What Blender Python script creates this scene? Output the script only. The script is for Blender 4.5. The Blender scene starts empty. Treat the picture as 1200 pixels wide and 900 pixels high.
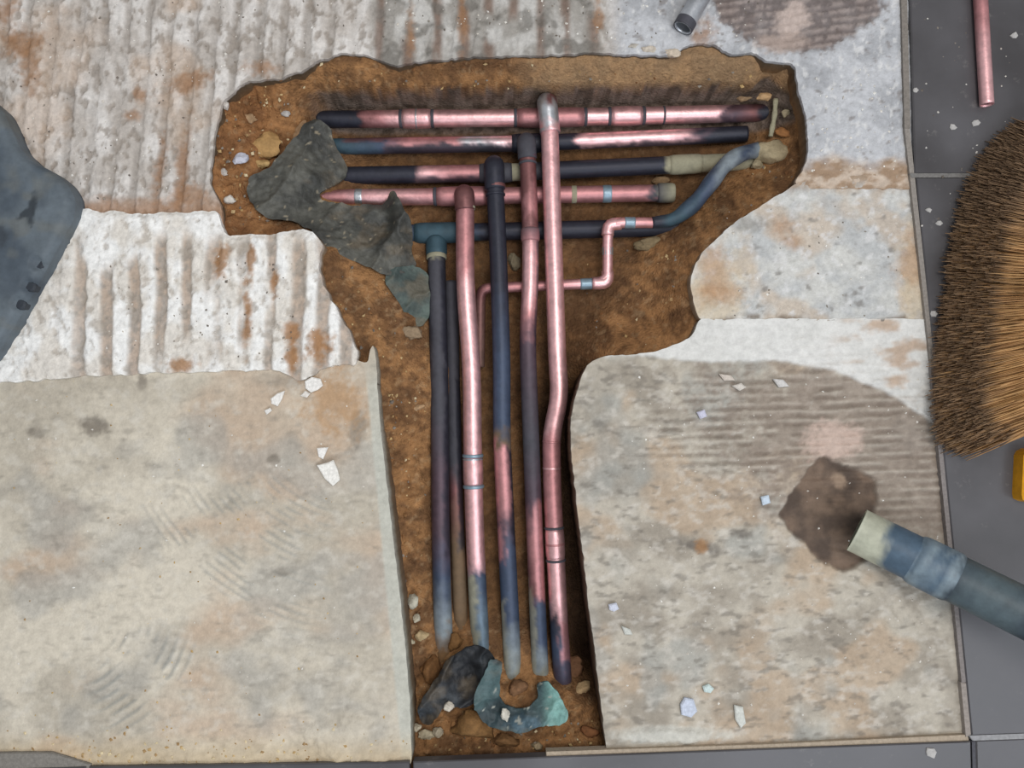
import bpy, math, random
import numpy as np
from mathutils import Vector, Matrix

# ---------------------------------------------------------------- camera, world, light, exposure
SC = bpy.context.scene
COL = SC.collection
CAM_LOC = np.array((0.0, -0.05, 0.95)); TILT = math.radians(3.0); FPX = 950.0
cam = bpy.data.cameras.new('camera'); cam.sensor_width = 36.0; cam.lens = FPX * 36.0 / 1200.0
cam.clip_start = 0.02
camo = bpy.data.objects.new('camera', cam); COL.objects.link(camo)
camo.location = CAM_LOC; camo.rotation_euler = (TILT, 0, 0); SC.camera = camo

W = bpy.data.worlds.new('room_light'); SC.world = W; W.use_nodes = True
bg = W.node_tree.nodes['Background']; bg.inputs[0].default_value = (0.96, 0.98, 1.0, 1); bg.inputs[1].default_value = 0.42

def area(name, loc, target, size, power, col):
    l = bpy.data.lights.new(name, 'AREA'); l.shape = 'RECTANGLE'; l.size, l.size_y = size; l.energy = power; l.color = col
    o = bpy.data.objects.new(name, l); COL.objects.link(o); o.location = loc
    o.rotation_euler = (Vector(target) - Vector(loc)).to_track_quat('-Z', 'Y').to_euler()
    return o
area('ceiling_lamp', (0.40, 0.22, 2.3), (0, 0, 0), (0.9, 0.6), 23, (1.0, 0.95, 0.90))
area('window_daylight', (1.0, -1.4, 2.1), (0.3, -0.2, 0), (2.7, 0.8), 30, (0.86, 0.92, 1.0))

vs = SC.view_settings
vs.view_transform = 'Standard'; vs.look = 'None'; vs.gamma = 1.0; vs.use_curve_mapping = False; vs.exposure = 0.0

# ---------------------------------------------------------------- geometry of the view, noise, colour helpers
ct, st = math.cos(TILT), math.sin(TILT)
def P(px, py, z):
    """floor-plan position of a point seen at (px, py) and lying at height z"""
    px = np.asarray(px, float); py = np.asarray(py, float)
    dx = (px - 600) / FPX; dy = (450 - py) / FPX; dz = -1.0
    wy = dy * ct - dz * st; wz = dy * st + dz * ct
    t = (z - CAM_LOC[2]) / wz
    return np.stack([CAM_LOC[0] + dx * t, CAM_LOC[1] + wy * t, np.zeros_like(px) + z], -1)
def UV(x, y, z=0.0):
    rx = x - CAM_LOC[0]; ry = y - CAM_LOC[1]; rz = z - CAM_LOC[2]
    cy = ry * ct + rz * st; cz = -ry * st + rz * ct
    return 600 + FPX * rx / -cz, 450 - FPX * cy / -cz
def mpp(z): return (CAM_LOC[2] - z) / FPX

def _h(ix, iy, s):
    n = (ix.astype(np.int64) * 374761393 + iy.astype(np.int64) * 668265263 + s * 974634521) & 0x7fffffff
    n = ((n ^ (n >> 13)) * 1274126177) & 0x7fffffff
    n = ((n ^ (n >> 16)) * 668265263) & 0x7fffffff
    return ((n ^ (n >> 15)) & 0xffff) / 65535.0
def noise(x, y, s=0):
    x = np.asarray(x, float); y = np.asarray(y, float)
    ix = np.floor(x); iy = np.floor(y); fx = x - ix; fy = y - iy
    fx = fx * fx * (3 - 2 * fx); fy = fy * fy * (3 - 2 * fy)
    a = _h(ix, iy, s); b = _h(ix + 1, iy, s); c = _h(ix, iy + 1, s); d = _h(ix + 1, iy + 1, s)
    return (a + (b - a) * fx) * (1 - fy) + (c + (d - c) * fx) * fy
def fbm(x, y, s=0, o=4):
    t = 0; a = 0.5; n = 0
    for k in range(o):
        c, d = math.cos(0.6 + 1.1 * k), math.sin(0.6 + 1.1 * k); f = 2 ** k
        t = t + a * noise((x * c - y * d) * f + 17 * k, (x * d + y * c) * f - 9 * k, s + k); n += a; a *= 0.5
    return t / n
def sm(a, b, x):
    t = np.clip((x - a) / (b - a), 0, 1); return t * t * (3 - 2 * t)
def lin(c):
    c = np.asarray(c, float) / 255.0
    return np.where(c <= 0.04045, c / 12.92, ((c + 0.055) / 1.055) ** 2.4)
def mix(a, b, t):
    return a + (np.asarray(b) - a) * np.asarray(t)[..., None]
def blob(u, v, cx, cy, rx, ry, ang=0, rough=0.45, s=3, soft=0.35, fs=0.06):
    ca, sa = math.cos(math.radians(ang)), math.sin(math.radians(ang))
    du, dv = u - cx, v - cy
    a = (du * ca + dv * sa) / rx; b = (-du * sa + dv * ca) / ry
    d = np.sqrt(a * a + b * b) + rough * (fbm(u * fs, v * fs, s, 3) - 0.5) * 2 + rough * 0.9 * (fbm(u * .22, v * .22, s + 50, 3) - 0.5) * 2
    return 1 - sm(1 - soft, 1 + soft, d)

# ---------------------------------------------------------------- materials
def new_mat(name):
    m = bpy.data.materials.new(name); m.use_nodes = True
    nt = m.node_tree; b = nt.nodes['Principled BSDF']
    return m, nt, b
def attr_mat(name, rough=0.85, spec=0.3, var=0.25, scale=220, bump=0.25, bscale=500, metal_attr=False, dist=0.002, sheen=0):
    """base colour from the mesh's own colour attribute, broken up by noise, with fine relief"""
    m, nt, b = new_mat(name); N = nt.nodes; L = nt.links
    at = N.new('ShaderNodeAttribute'); at.attribute_name = 'tone'
    tc = N.new('ShaderNodeTexCoord')
    n1 = N.new('ShaderNodeTexNoise'); n1.inputs['Scale'].default_value = scale; n1.inputs['Detail'].default_value = 5
    n1.inputs['Roughness'].default_value = 0.65
    L.new(tc.outputs['Object'], n1.inputs['Vector'])
    mr = N.new('ShaderNodeMapRange'); mr.inputs[1].default_value = 0.3; mr.inputs[2].default_value = 0.7
    mr.inputs[3].default_value = 1 - var; mr.inputs[4].default_value = 1 + var
    L.new(n1.outputs['Fac'], mr.inputs[0])
    mx = N.new('ShaderNodeVectorMath'); mx.operation = 'SCALE'
    L.new(at.outputs['Color'], mx.inputs[0]); L.new(mr.outputs[0], mx.inputs['Scale'])
    L.new(mx.outputs[0], b.inputs['Base Color'])
    n2 = N.new('ShaderNodeTexNoise'); n2.inputs['Scale'].default_value = bscale; n2.inputs['Detail'].default_value = 4
    L.new(tc.outputs['Object'], n2.inputs['Vector'])
    bp = N.new('ShaderNodeBump'); bp.inputs['Strength'].default_value = bump; bp.inputs['Distance'].default_value = dist
    L.new(n2.outputs['Fac'], bp.inputs['Height']); L.new(bp.outputs[0], b.inputs['Normal'])
    b.inputs['Roughness'].default_value = rough; b.inputs['Specular IOR Level'].default_value = spec
    if metal_attr:
        a2 = N.new('ShaderNodeAttribute'); a2.attribute_name = 'metal'; L.new(a2.outputs['Fac'], b.inputs['Metallic'])
        a3 = N.new('ShaderNodeAttribute'); a3.attribute_name = 'gloss'
        ad = N.new('ShaderNodeMath'); ad.operation = 'MULTIPLY_ADD'; ad.inputs[1].default_value = 0.18
        L.new(n1.outputs['Fac'], ad.inputs[0]); L.new(a3.outputs['Fac'], ad.inputs[2]); L.new(ad.outputs[0], b.inputs['Roughness'])
    return m
M = {}
M['mortar'] = attr_mat('mortar', 0.9, 0.25, 0.16, 160, 0.5, 420)
M['concrete'] = attr_mat('concrete', 0.85, 0.25, 0.13, 120, 0.4, 380)
M['soil'] = attr_mat('soil', 0.95, 0.12, 0.24, 140, 0.8, 330, dist=0.004)
M['stone'] = attr_mat('stone', 0.85, 0.25, 0.18, 260, 0.5, 420)
M['membrane'] = attr_mat('membrane', 0.55, 0.4, 0.3, 120, 0.5, 240)
M['pipe'] = attr_mat('pipe', 0.4, 0.5, 0.2, 90, 0.12, 300, metal_attr=True)
M['rubber'] = attr_mat('rubber', 0.62, 0.35, 0.18, 60, 0.15, 500)
M['bristle'] = attr_mat('bristle', 0.6, 0.3, 0.25, 60, 0.0, 100)
M['plastic'] = attr_mat('plastic', 0.5, 0.4, 0.2, 70, 0.1, 200)

def tile_mat():
    m, nt, b = new_mat('grey_tile'); N = nt.nodes; L = nt.links
    tc = N.new('ShaderNodeTexCoord')
    n1 = N.new('ShaderNodeTexNoise'); n1.inputs['Scale'].default_value = 9; n1.inputs['Detail'].default_value = 6
    L.new(tc.outputs['Object'], n1.inputs['Vector'])
    r1 = N.new('ShaderNodeValToRGB'); e = r1.color_ramp.elements
    e[0].position = 0.3; e[0].color = (*lin((66, 64, 66)), 1); e[1].position = 0.75; e[1].color = (*lin((92, 91, 95)), 1)
    L.new(n1.outputs['Fac'], r1.inputs[0])
    n2 = N.new('ShaderNodeTexNoise'); n2.inputs['Scale'].default_value = 38; n2.inputs['Detail'].default_value = 8; n2.inputs['Roughness'].default_value = 0.75
    L.new(tc.outputs['Object'], n2.inputs['Vector'])
    r2 = N.new('ShaderNodeValToRGB'); e = r2.color_ramp.elements
    e[0].position = 0.60; e[0].color = (0, 0, 0, 1); e[1].position = 0.78; e[1].color = (0.55, 0.55, 0.55, 1)
    L.new(n2.outputs['Fac'], r2.inputs[0])
    mx = N.new('ShaderNodeMix'); mx.data_type = 'RGBA'
    L.new(r2.outputs[0], mx.inputs[0]); L.new(r1.outputs[0], mx.inputs[6]); mx.inputs[7].default_value = (*lin((150, 146, 142)), 1)
    L.new(mx.outputs[2], b.inputs['Base Color'])
    rr = N.new('ShaderNodeMapRange'); rr.inputs[3].default_value = 0.22; rr.inputs[4].default_value = 0.5
    L.new(n1.outputs['Fac'], rr.inputs[0]); L.new(rr.outputs[0], b.inputs['Roughness'])
    bp = N.new('ShaderNodeBump'); bp.inputs['Strength'].default_value = 0.12; bp.inputs['Distance'].default_value = 0.001
    L.new(n2.outputs['Fac'], bp.inputs['Height']); L.new(bp.outputs[0], b.inputs['Normal'])
    return m
M['tile'] = tile_mat()

# ---------------------------------------------------------------- object helpers
def put_attr(me, tone, metal=None, gloss=None):
    a = me.color_attributes.new('tone', 'FLOAT_COLOR', 'POINT')
    c = np.ones((len(me.vertices), 4), np.float32); c[:, :3] = np.clip(tone, 0, 1)
    a.data.foreach_set('color', c.ravel())
    for nm, arr in (('metal', metal), ('gloss', gloss)):
        if arr is not None:
            t = me.attributes.new(nm, 'FLOAT', 'POINT'); t.data.foreach_set('value', np.asarray(arr, np.float32))
def mesh_np(name, V, quads=None, tris=None, mat=None, parent=None, tone=None, metal=None, gloss=None, smooth=True):
    me = bpy.data.meshes.new(name)
    V = np.asarray(V, np.float32)
    q = np.zeros((0, 4), np.int32) if quads is None else np.asarray(quads, np.int32).reshape(-1, 4)
    t = np.zeros((0, 3), np.int32) if tris is None else np.asarray(tris, np.int32).reshape(-1, 3)
    me.vertices.add(len(V)); me.vertices.foreach_set('co', V.ravel())
    nl = len(q) * 4 + len(t) * 3
    me.loops.add(nl); me.loops.foreach_set('vertex_index', np.concatenate([q.ravel(), t.ravel()]))
    me.polygons.add(len(q) + len(t))
    starts = np.concatenate([np.arange(len(q)) * 4, len(q) * 4 + np.arange(len(t)) * 3]).astype(np.int32)
    me.polygons.foreach_set('loop_start', starts)
    me.polygons.foreach_set('use_smooth', np.full(len(q) + len(t), smooth))
    me.update(calc_edges=True); me.validate()
    if tone is not None:
        tone = np.asarray(tone, float)
        if tone.ndim == 1: tone = np.tile(tone, (len(V), 1))
        put_attr(me, tone, metal, gloss)
    if mat: me.materials.append(M[mat])
    o = bpy.data.objects.new(name, me); COL.objects.link(o)
    if parent: o.parent = parent
    return o
def root(name, loc=(0, 0, 0)):
    o = bpy.data.objects.new(name, None); COL.objects.link(o); o.location = loc; o.empty_display_size = 0.02
    return o
def tag(o, label=None, cat=None, group=None, kind=None):
    if label: o['label'] = label
    if cat: o['category'] = cat
    if group: o['group'] = group
    if kind: o['kind'] = kind
    return o

def dense(poly, step=4.0, amp=0.0, s=1, fs=0.12):
    """closed outline, corners kept, densified and roughened (pixels = about millimetres)"""
    p = np.asarray(poly, float); out = []
    for a, b in zip(p, np.roll(p, -1, 0)):
        n = max(1, int(np.hypot(*(b - a)) / step))
        for k in range(n): out.append(a + (b - a) * k / n)
    out = np.array(out)
    for _ in range(2): out = (np.roll(out, 1, 0) + 2 * out + np.roll(out, -1, 0)) / 4
    if amp:
        q = out.copy()
        out[:, 0] += amp * 2 * (fbm(q[:, 0] * fs, q[:, 1] * fs, s, 4) - 0.5) * 2
        out[:, 1] += amp * 2 * (fbm(q[:, 0] * fs + 31, q[:, 1] * fs + 7, s + 9, 4) - 0.5) * 2
    return out
def inside(X, Y, poly):
    r = np.zeros(X.shape, bool); x0, y0 = poly[:, 0], poly[:, 1]; x1, y1 = np.roll(x0, -1), np.roll(y0, -1)
    for a, b, c, d in zip(x0, y0, x1, y1):
        if b == d: continue
        m = (b > Y) != (d > Y)
        r ^= m & (X < (c - a) * (Y - b) / (d - b) + a)
    return r
def nearest(pt, poly):
    a = poly[None]; d = np.roll(poly, -1, 0)[None] - a
    best = np.full(len(pt), 1e9); bp = pt.copy()
    for i in range(0, len(pt), 4000):
        p = pt[i:i + 4000, None]
        t = np.clip(((p - a) * d).sum(-1) / np.maximum((d * d).sum(-1), 1e-12), 0, 1)
        q = a + d * t[..., None]; dd = np.sqrt(((p - q) ** 2).sum(-1)); k = dd.argmin(1)
        best[i:i + 4000] = dd[np.arange(len(k)), k]; bp[i:i + 4000] = q[np.arange(len(k)), k]
    return best, bp
def patch(name, poly, zf, cf, res=0.0018, zref=0.0, skirt=(), mat='mortar', parent=None, edge=False, xy=False, under=None):
    """a slab or sheet with outline `poly`, top relief zf, colour cf and side faces; skirt = [(drop, colour or None)]"""
    w = np.asarray(poly, float) if xy else P(poly[:, 0], poly[:, 1], zref)[:, :2]
    lo = w.min(0) - res; hi = w.max(0) + res
    nx = int((hi[0] - lo[0]) / res) + 2; ny = int((hi[1] - lo[1]) / res) + 2
    gx = lo[0] + np.arange(nx) * res; gy = lo[1] + np.arange(ny) * res
    cx, cy = np.meshgrid(gx[:-1] + res / 2, gy[:-1] + res / 2)
    keep = inside(cx, cy, w)
    pad = np.pad(keep, 1)
    vin = pad[1:, 1:].astype(int) + pad[:-1, 1:] + pad[1:, :-1] + pad[:-1, :-1]
    used = vin > 0; bnd = used & (vin < 4)
    X, Y = np.meshgrid(gx, gy)
    bi = np.argwhere(bnd); bp = np.stack([X[bnd], Y[bnd]], 1)
    d, q = nearest(bp, w); ok = d < res * 1.3
    bp[ok] = q[ok]; X[bnd] = bp[:, 0]; Y[bnd] = bp[:, 1]
    idx = -np.ones((ny, nx), int); idx[used] = np.arange(used.sum())
    x = X[used]; y = Y[used]; u, v = UV(x, y, zref)
    if edge:
        de, _ = nearest(np.stack([x, y], 1), w)
        z = zf(u, v, de)
    else:
        z = zf(u, v)
    c = cf(u, v); V = np.stack([x, y, z], 1)
    j, i = np.nonzero(keep)
    Q = np.stack([idx[j, i], idx[j, i + 1], idx[j + 1, i + 1], idx[j + 1, i]], 1)
    E = []
    H = pad
    jj, ii = np.nonzero(keep & ~H[:-2, 1:-1]); E.append(np.stack([idx[jj, ii], idx[jj, ii + 1]], 1))
    jj, ii = np.nonzero(keep & ~H[2:, 1:-1]); E.append(np.stack([idx[jj + 1, ii + 1], idx[jj + 1, ii]], 1))
    jj, ii = np.nonzero(keep & ~H[1:-1, :-2]); E.append(np.stack([idx[jj + 1, ii], idx[jj, ii]], 1))
    jj, ii = np.nonzero(keep & ~H[1:-1, 2:]); E.append(np.stack([idx[jj, ii + 1], idx[jj + 1, ii + 1]], 1))
    E = np.concatenate(E)
    Vs = [V]; Cs = [c]; Qs = [Q]; n = len(V)
    if skirt:
        ub, inv = np.unique(E.ravel(), return_inverse=True); inv = inv.reshape(-1, 2)
        prev = None
        for k, (dz, col) in enumerate([(0, None)] + list(skirt)):
            vv = V[ub].copy(); vv[:, 2] -= dz
            if k: 
                wob = 0.0015 * (fbm(u[ub] * .15, v[ub] * .15 + k * 9, 40 + k, 3) - .5); vv[:, 0] += wob; vv[:, 1] -= wob
            cc = c[ub] if col is None else np.tile(lin(col), (len(ub), 1)) * (0.75 + 0.5 * fbm(u[ub] * .2, v[ub] * .2, 77))[:, None]
            Vs.append(vv); Cs.append(cc)
            cur = n + inv
            if prev is not None: Qs.append(np.stack([prev[:, 1], prev[:, 0], cur[:, 0], cur[:, 1]], 1))
            prev = cur; n += len(ub)
    if under is not None:
        vv = V.copy(); vv[:, 2] -= under; Vs.append(vv); Cs.append(c); Qs.append(Q[:, ::-1] + n); n += len(V)
    return mesh_np(name, np.concatenate(Vs), np.concatenate(Qs), None, mat, parent, np.concatenate(Cs))
def prism(name, poly, z0, z1, mat, parent=None, tone=None, bev=0.001, zref=None, xy=False):
    """convex flat piece with a small chamfer"""
    pl = np.asarray(poly, float)
    w = pl if xy else P(pl[:, 0], pl[:, 1], z1 if zref is None else zref)[:, :2]
    if ((w[:, 0] * np.roll(w[:, 1], -1)) - (np.roll(w[:, 0], -1) * w[:, 1])).sum() < 0: w = w[::-1]
    c = w.mean(0); n = len(w)
    dirs = c - w; dirs /= np.maximum(np.linalg.norm(dirs, axis=1)[:, None], 1e-9)
    ring = lambda q, z: np.concatenate([q, np.full((n, 1), z)], 1)
    V = np.concatenate([ring(w, z0), ring(w, z1 - bev), ring(w + dirs * bev * 1.4, z1), [[c[0], c[1], z1]], [[c[0], c[1], z0]]])
    Q = []; T = []
    for i in range(n):
        k = (i + 1) % n
        Q += [(i, k, n + k, n + i), (n + i, n + k, 2 * n + k, 2 * n + i)]
        T += [(2 * n + i, 2 * n + k, 3 * n), (k, i, 3 * n + 1)]
    return mesh_np(name, V, Q, T, mat, parent, tone, smooth=False)

# ---------------------------------------------------------------- the setting: subfloor, mortar beds, slabs, tiles
floor = prism('floor', [(-1.3, -1.1), (1.3, -1.1), (1.3, 1.1), (-1.3, 1.1)], -0.19, -0.15, 'concrete', None, lin((110, 100, 88)), xy=True)
tag(floor, 'broken concrete floor opened up around a T-shaped pipe trench', kind='structure')

def ridges(u, v, period, lean, s, warp=9, lo=0.18, hi=0.5):
    w = u + lean * v + warp * (fbm(u / 90, v / 160, s, 3) - 0.5) * 2 + 2.5 * (noise(u / 9, v / 22, s + 5) - 0.5)
    f = w / period - np.floor(w / period)
    k = np.floor(w / period)
    wid = 0.75 + 0.5 * _h(k, k * 0 + 3, s)
    return sm(lo, hi, np.abs(f - 0.5) * 2 / wid)          # 0 in a groove, 1 on a ridge

def zA(u, v):
    r = ridges(u, v, 27, 0.10, 11); m = sm(0.35, 0.6, fbm(u / 70, v / 120, 21, 3)) * 0.6 + 0.4
    smooth_r = sm(690, 720, u)
    m = m * (1 - smooth_r)
    z = 0.0005 + 0.0032 * (r * m + (1 - m) * 0.85) + 0.0030 * (fbm(u / 14, v / 20, 5, 4) - 0.5) + 0.0016 * (noise(u / 3.2, v / 4, 8) - 0.5) - 0.0013 * sm(.60, .72, fbm(u / 6, v / 9, 32, 3)) * (1 - .5 * sm(690, 720, u))
    b = blob(u, v, 935, -20, 105, 80, 0, 0.08, 4, 0.06)
    r2 = 0.5 + 0.5 * np.sin((v + 0.15 * u + 5 * fbm(u / 30, v / 9, 4)) * 2 * math.pi / 9.5)
    return z + b * (-0.0025 + 0.0012 * r2)
def cA(u, v):
    r = ridges(u, v, 27, 0.10, 11); m = sm(0.32, 0.6, fbm(u / 70, v / 120, 21, 3)) * 0.75 + 0.25
    mid = sm(425, 450, u) * (1 - sm(690, 720, u)) * (1 - sm(95, 110, v))
    n = fbm(u / 22, v / 34, 31, 4); n2 = fbm(u / 6, v / 9, 32, 3)
    c = mix(lin((188, 181, 174)), lin((219, 215, 211)), sm(0.3, 0.7, n))
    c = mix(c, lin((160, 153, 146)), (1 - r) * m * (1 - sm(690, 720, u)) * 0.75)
    c = mix(c, lin((148, 138, 128)), sm(0.53, 0.70, n2) * 0.7)
    c = mix(c, lin((196, 170, 146)), sm(0.5, 0.72, fbm(u / 60, v / 60, 33, 3)) * 0.45 * (1 - sm(300, 420, u)))
    cm = mix(lin((158, 154, 148)), lin((192, 190, 186)), sm(0.35, 0.65, n))
    cm = mix(cm, lin((124, 104, 92)), (1 - ridges(u, v, 31, 0.0, 13, 10, 0.1, 0.6)) * sm(.32, .62, fbm(u / 20, v / 34, 37, 3)) * 0.9)
    cm = mix(cm, lin((112, 108, 102)), sm(0.5, 0.7, fbm(u / 16, v / 12, 36, 3)) * 0.7)
    c = mix(c, cm, mid)
    br = sm(705, 735, u)
    cb = mix(lin((190, 192, 196)), lin((168, 170, 174)), sm(0.4, 0.7, fbm(u / 40, v / 30, 41, 4)))
    cb = mix(cb, lin((212, 212, 212)), sm(0.62, 0.75, n2) * 0.7)
    cb = mix(cb, lin((120, 112, 108)), sm(0.68, 0.8, fbm(u / 9, v / 7, 43, 3)) * 0.6)
    c = mix(c, cb, br)
    b = blob(u, v, 935, -20, 105, 80, 0, 0.08, 4, 0.06)
    r2 = 0.5 + 0.5 * np.sin((v + 0.15 * u + 5 * fbm(u / 30, v / 9, 4)) * 2 * math.pi / 9.5)
    c = mix(c, mix(lin((104, 92, 88)), lin((146, 132, 126)), r2 * sm(.3, .6, n2)), b * (0.75 + 0.25 * n))
    c = mix(c, lin((192, 176, 168)), blob(u, v, 928, 22, 20, 18, 0, 0.4, 8) * 0.9)
    c = mix(c, lin((178, 160, 150)), blob(u, v, 915, 50, 30, 12, 0, 0.4, 18) * 0.7)
    rust = lin((152, 112, 78))
    for a in ((30, 50, 22, 14, 0), (37, 80, 12, 22, 0), (10, 14, 14, 24, 0), (222, 98, 28, 9, -22), (307, 80, 16, 8, 0), (188, 205, 6, 32, 6), (216, 190, 7, 38, 6),
              (164, 112, 7, 8, 0), (156, 137, 8, 5, 0), (222, 230, 20, 12, 0), (825, 42, 12, 16, 20), (482, 35, 5, 26, 0), (543, 28, 5, 34, 0), (700, 18, 5, 20, -10)):
        c = mix(c, rust, blob(u, v, *a, rough=0.75, s=int(a[0]), soft=0.7) * 0.7)
    c = mix(c, lin((164, 128, 100)), sm(225, 246, v + 14 * (fbm(u / 18, v / 9, 51) - .5)) * (1 - sm(300, 330, u)) * 0.8)
    d = sm(178, 200, v + 26 * (fbm(u / 22, v / 12, 52) - .5)) * sm(900, 930, u)
    cd = mix(lin((158, 134, 112)), lin((196, 180, 164)), sm(0.35, 0.65, fbm(u / 12, v / 7, 53)))
    return mix(c, cd, d)
A = [(-110, -110), (1072, -110), (1078, 80), (1095, 222), (950, 222), (930, 216), (945, 190), (947, 165), (945, 140), (935, 110), (932, 86), (930, 75), (897, 74), (890, 66),
     (880, 62), (870, 66), (850, 63), (835, 53), (815, 52), (803, 55), (792, 66), (760, 66), (720, 64), (680, 64), (640, 66), (600, 66), (560, 68), (520, 71), (490, 72), (470, 78),
     (455, 77), (440, 69), (425, 65), (400, 63), (372, 72), (352, 86), (330, 92), (285, 98), (262, 120), (255, 145), (250, 175), (248, 215), (258, 240), (262, 268), (-110, 268)]
SOILC = (122, 92, 62)
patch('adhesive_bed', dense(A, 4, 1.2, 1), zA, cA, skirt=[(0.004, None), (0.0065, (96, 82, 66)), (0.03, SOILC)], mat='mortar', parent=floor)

def zB(u, v, d):
    r = ridges(u, v, 31, 0.02, 61, 9, 0.28, 0.62); m = sm(0.3, 0.55, fbm(u / 60, v / 90, 62, 3)); m = m * sm(60, 110, u) * sm(262, 296, v + 20 * (noise(u / 20, v / 60, 63) - .5))
    z = 0.0065 + 0.0042 * (r * m + (1 - m) * 0.9) + 0.004 * (fbm(u / 15, v / 18, 64, 4) - 0.5) + 0.0014 * (noise(u / 3, v / 4, 65) - .5) - 0.0014 * sm(.60, .72, fbm(u / 6, v / 8, 67, 3))
    return z - 0.003 * (1 - sm(0, 0.006, d))
def cB(u, v):
    r = ridges(u, v, 31, 0.02, 61, 9, 0.28, 0.62); m = sm(0.3, 0.55, fbm(u / 60, v / 90, 62, 3)); m = m * sm(60, 110, u) * sm(262, 296, v + 20 * (noise(u / 20, v / 60, 63) - .5))
    n = fbm(u / 20, v / 26, 66, 4); n2 = fbm(u / 6, v / 8, 67, 3)
    c = mix(lin((222, 217, 209)), lin((240, 240, 238)), sm(0.35, 0.65, n))
    g = mix(lin((176, 156, 138)), lin((150, 138, 126)), sm(.4, .6, n2))
    c = mix(c, g, (1 - r) * m * 0.85)
    c = mix(c, lin((164, 154, 142)), sm(0.6, 0.78, n2) * 0.6)
    for a in ((293, 370, 5, 32, 0), (262, 308, 8, 16, 20), (297, 310, 4, 18, 0), (342, 392, 8, 12, 0), (376, 405, 14, 16, 0), (345, 420, 6, 14, 0), (215, 428, 14, 8, 0), (325, 330, 5, 14, 0)):
        c = mix(c, lin((160, 116, 74)), blob(u, v, *a, rough=0.7, s=int(a[0]), soft=0.6) * 0.85)
    return c
B = [(-110, 252), (60, 250), (90, 247), (150, 251), (182, 252), (255, 248), (262, 258), (264, 276), (300, 277), (330, 275), (358, 270), (372, 275), (379, 288), (375, 310), (380, 335),
     (390, 355), (402, 375), (410, 388), (420, 412), (418, 429), (398, 428), (380, 431), (371, 440), (352, 447), (338, 440), (322, 434), (250, 436), (170, 438), (100, 441), (40, 447), (-110, 455)]
patch('adhesive_bed', dense(B, 4, 1.6, 3), zB, cB, edge=True, skirt=[(0.007, None), (0.012, (150, 130, 108)), (0.04, SOILC)], parent=floor)

def arcs(u, v, cx, cy, r0, r1, a0, a1, period, s):
    du, dv = u - cx, v - cy; r = np.hypot(du, dv); a = np.degrees(np.arctan2(dv, du)) % 360
    m = sm(r0, r0 + 30, r) * (1 - sm(r1 - 40, r1, r)) * sm(a0, a0 + 18, a) * (1 - sm(a1 - 18, a1, a))
    w = np.sin((r + 3 * fbm(u / 25, v / 25, s)) * 2 * math.pi / period)
    return m * sm(0.42, 0.6, fbm(u / 30, v / 18, s + 1, 3)) * w
def zC(u, v):
    z = 0.001 + 0.002 * (fbm(u / 70, v / 70, 71, 3) - 0.5) + 0.0015 * (fbm(u / 9, v / 9, 72, 3) - 0.5)
    z = z + 0.0006 * arcs(u, v, 430, 450, 130, 330, 95, 158, 9, 73) + 0.0008 * arcs(u, v, 60, 700, 60, 200, 10, 75, 11, 74)
    ed = 0.004 * sm(866, 892, v) * fbm(u / 12, v / 8, 75) + 0.004 * blob(u, v, 415, 868, 45, 26, 10, .3, 7)
    return z + ed
def cC(u, v):
    n = fbm(u / 90, v / 80, 81, 4); n2 = fbm(u / 12, v / 10, 82, 4)
    c = mix(lin((186, 178, 163)), lin((210, 202, 186)), sm(0.35, 0.65, n))
    c = mix(c, lin((194, 172, 150)), sm(0.46, 0.68, fbm(u / 110, v / 70, 83, 3)) * 0.75)
    c = mix(c, lin((164, 162, 156)), sm(0.5, 0.72, fbm(u / 70, v / 60, 84, 3)) * 0.55)
    c = mix(c, lin((210, 205, 194)), sm(0.5, 0.8, n2) * 0.45)
    c = mix(c, lin((140, 134, 124)), sm(0.58, 0.85, fbm(u / 16, v / 7, 85, 3)) * 0.4)
    c = mix(c, lin((150, 150, 144)), np.clip(arcs(u, v, 430, 450, 130, 330, 95, 158, 9, 73), 0, 1) * 0.55)
    c = mix(c, lin((138, 140, 136)), np.clip(arcs(u, v, 60, 700, 60, 200, 10, 75, 11, 74), 0, 1) * 0.6)
    for a, k in (((110, 500, 18, 9, 0), .8), ((42, 507, 8, 6, 0), .6), ((320, 538, 6, 5, 0), .7), ((420, 500, 10, 20, 10), .6), ((395, 535, 26, 5, -20), .4), ((167, 445, 5, 10, 0), .7), ((318, 445, 30, 10, 0), .35), ((330, 670, 12, 5, 0), .5)):
        c = mix(c, lin((120, 112, 102)), blob(u, v, *a, rough=0.55, s=int(a[0]), soft=0.55) * k)
    c = mix(c, lin((176, 138, 98)), blob(u, v, 392, 470, 34, 34, 0, .6, 87, .6) * 0.7)
    e = 438 + (v - 420) * 0.095
    c = mix(c, lin((190, 191, 181)), sm(e - 13, e - 9, u) * sm(410, 470, v) * 0.85)
    c = mix(c, lin((204, 180, 140)), sm(850, 892, v + 14 * (n2 - .5)) * 0.55)
    return c
C = [(-110, 426), (350, 426), (415, 420), (431, 427), (434, 410), (437, 401), (440, 412), (442, 450), (448, 520), (458, 605), (468, 690), (476, 765), (481, 830), (483, 896), (300, 900), (-110, 906)]
patch('concrete_slab', dense(C, 4, 0.5, 5), zC, cC, skirt=[(0.008, (176, 176, 164)), (0.03, (120, 104, 84)), (0.08, (96, 66, 42))], mat='concrete', parent=floor)

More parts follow.
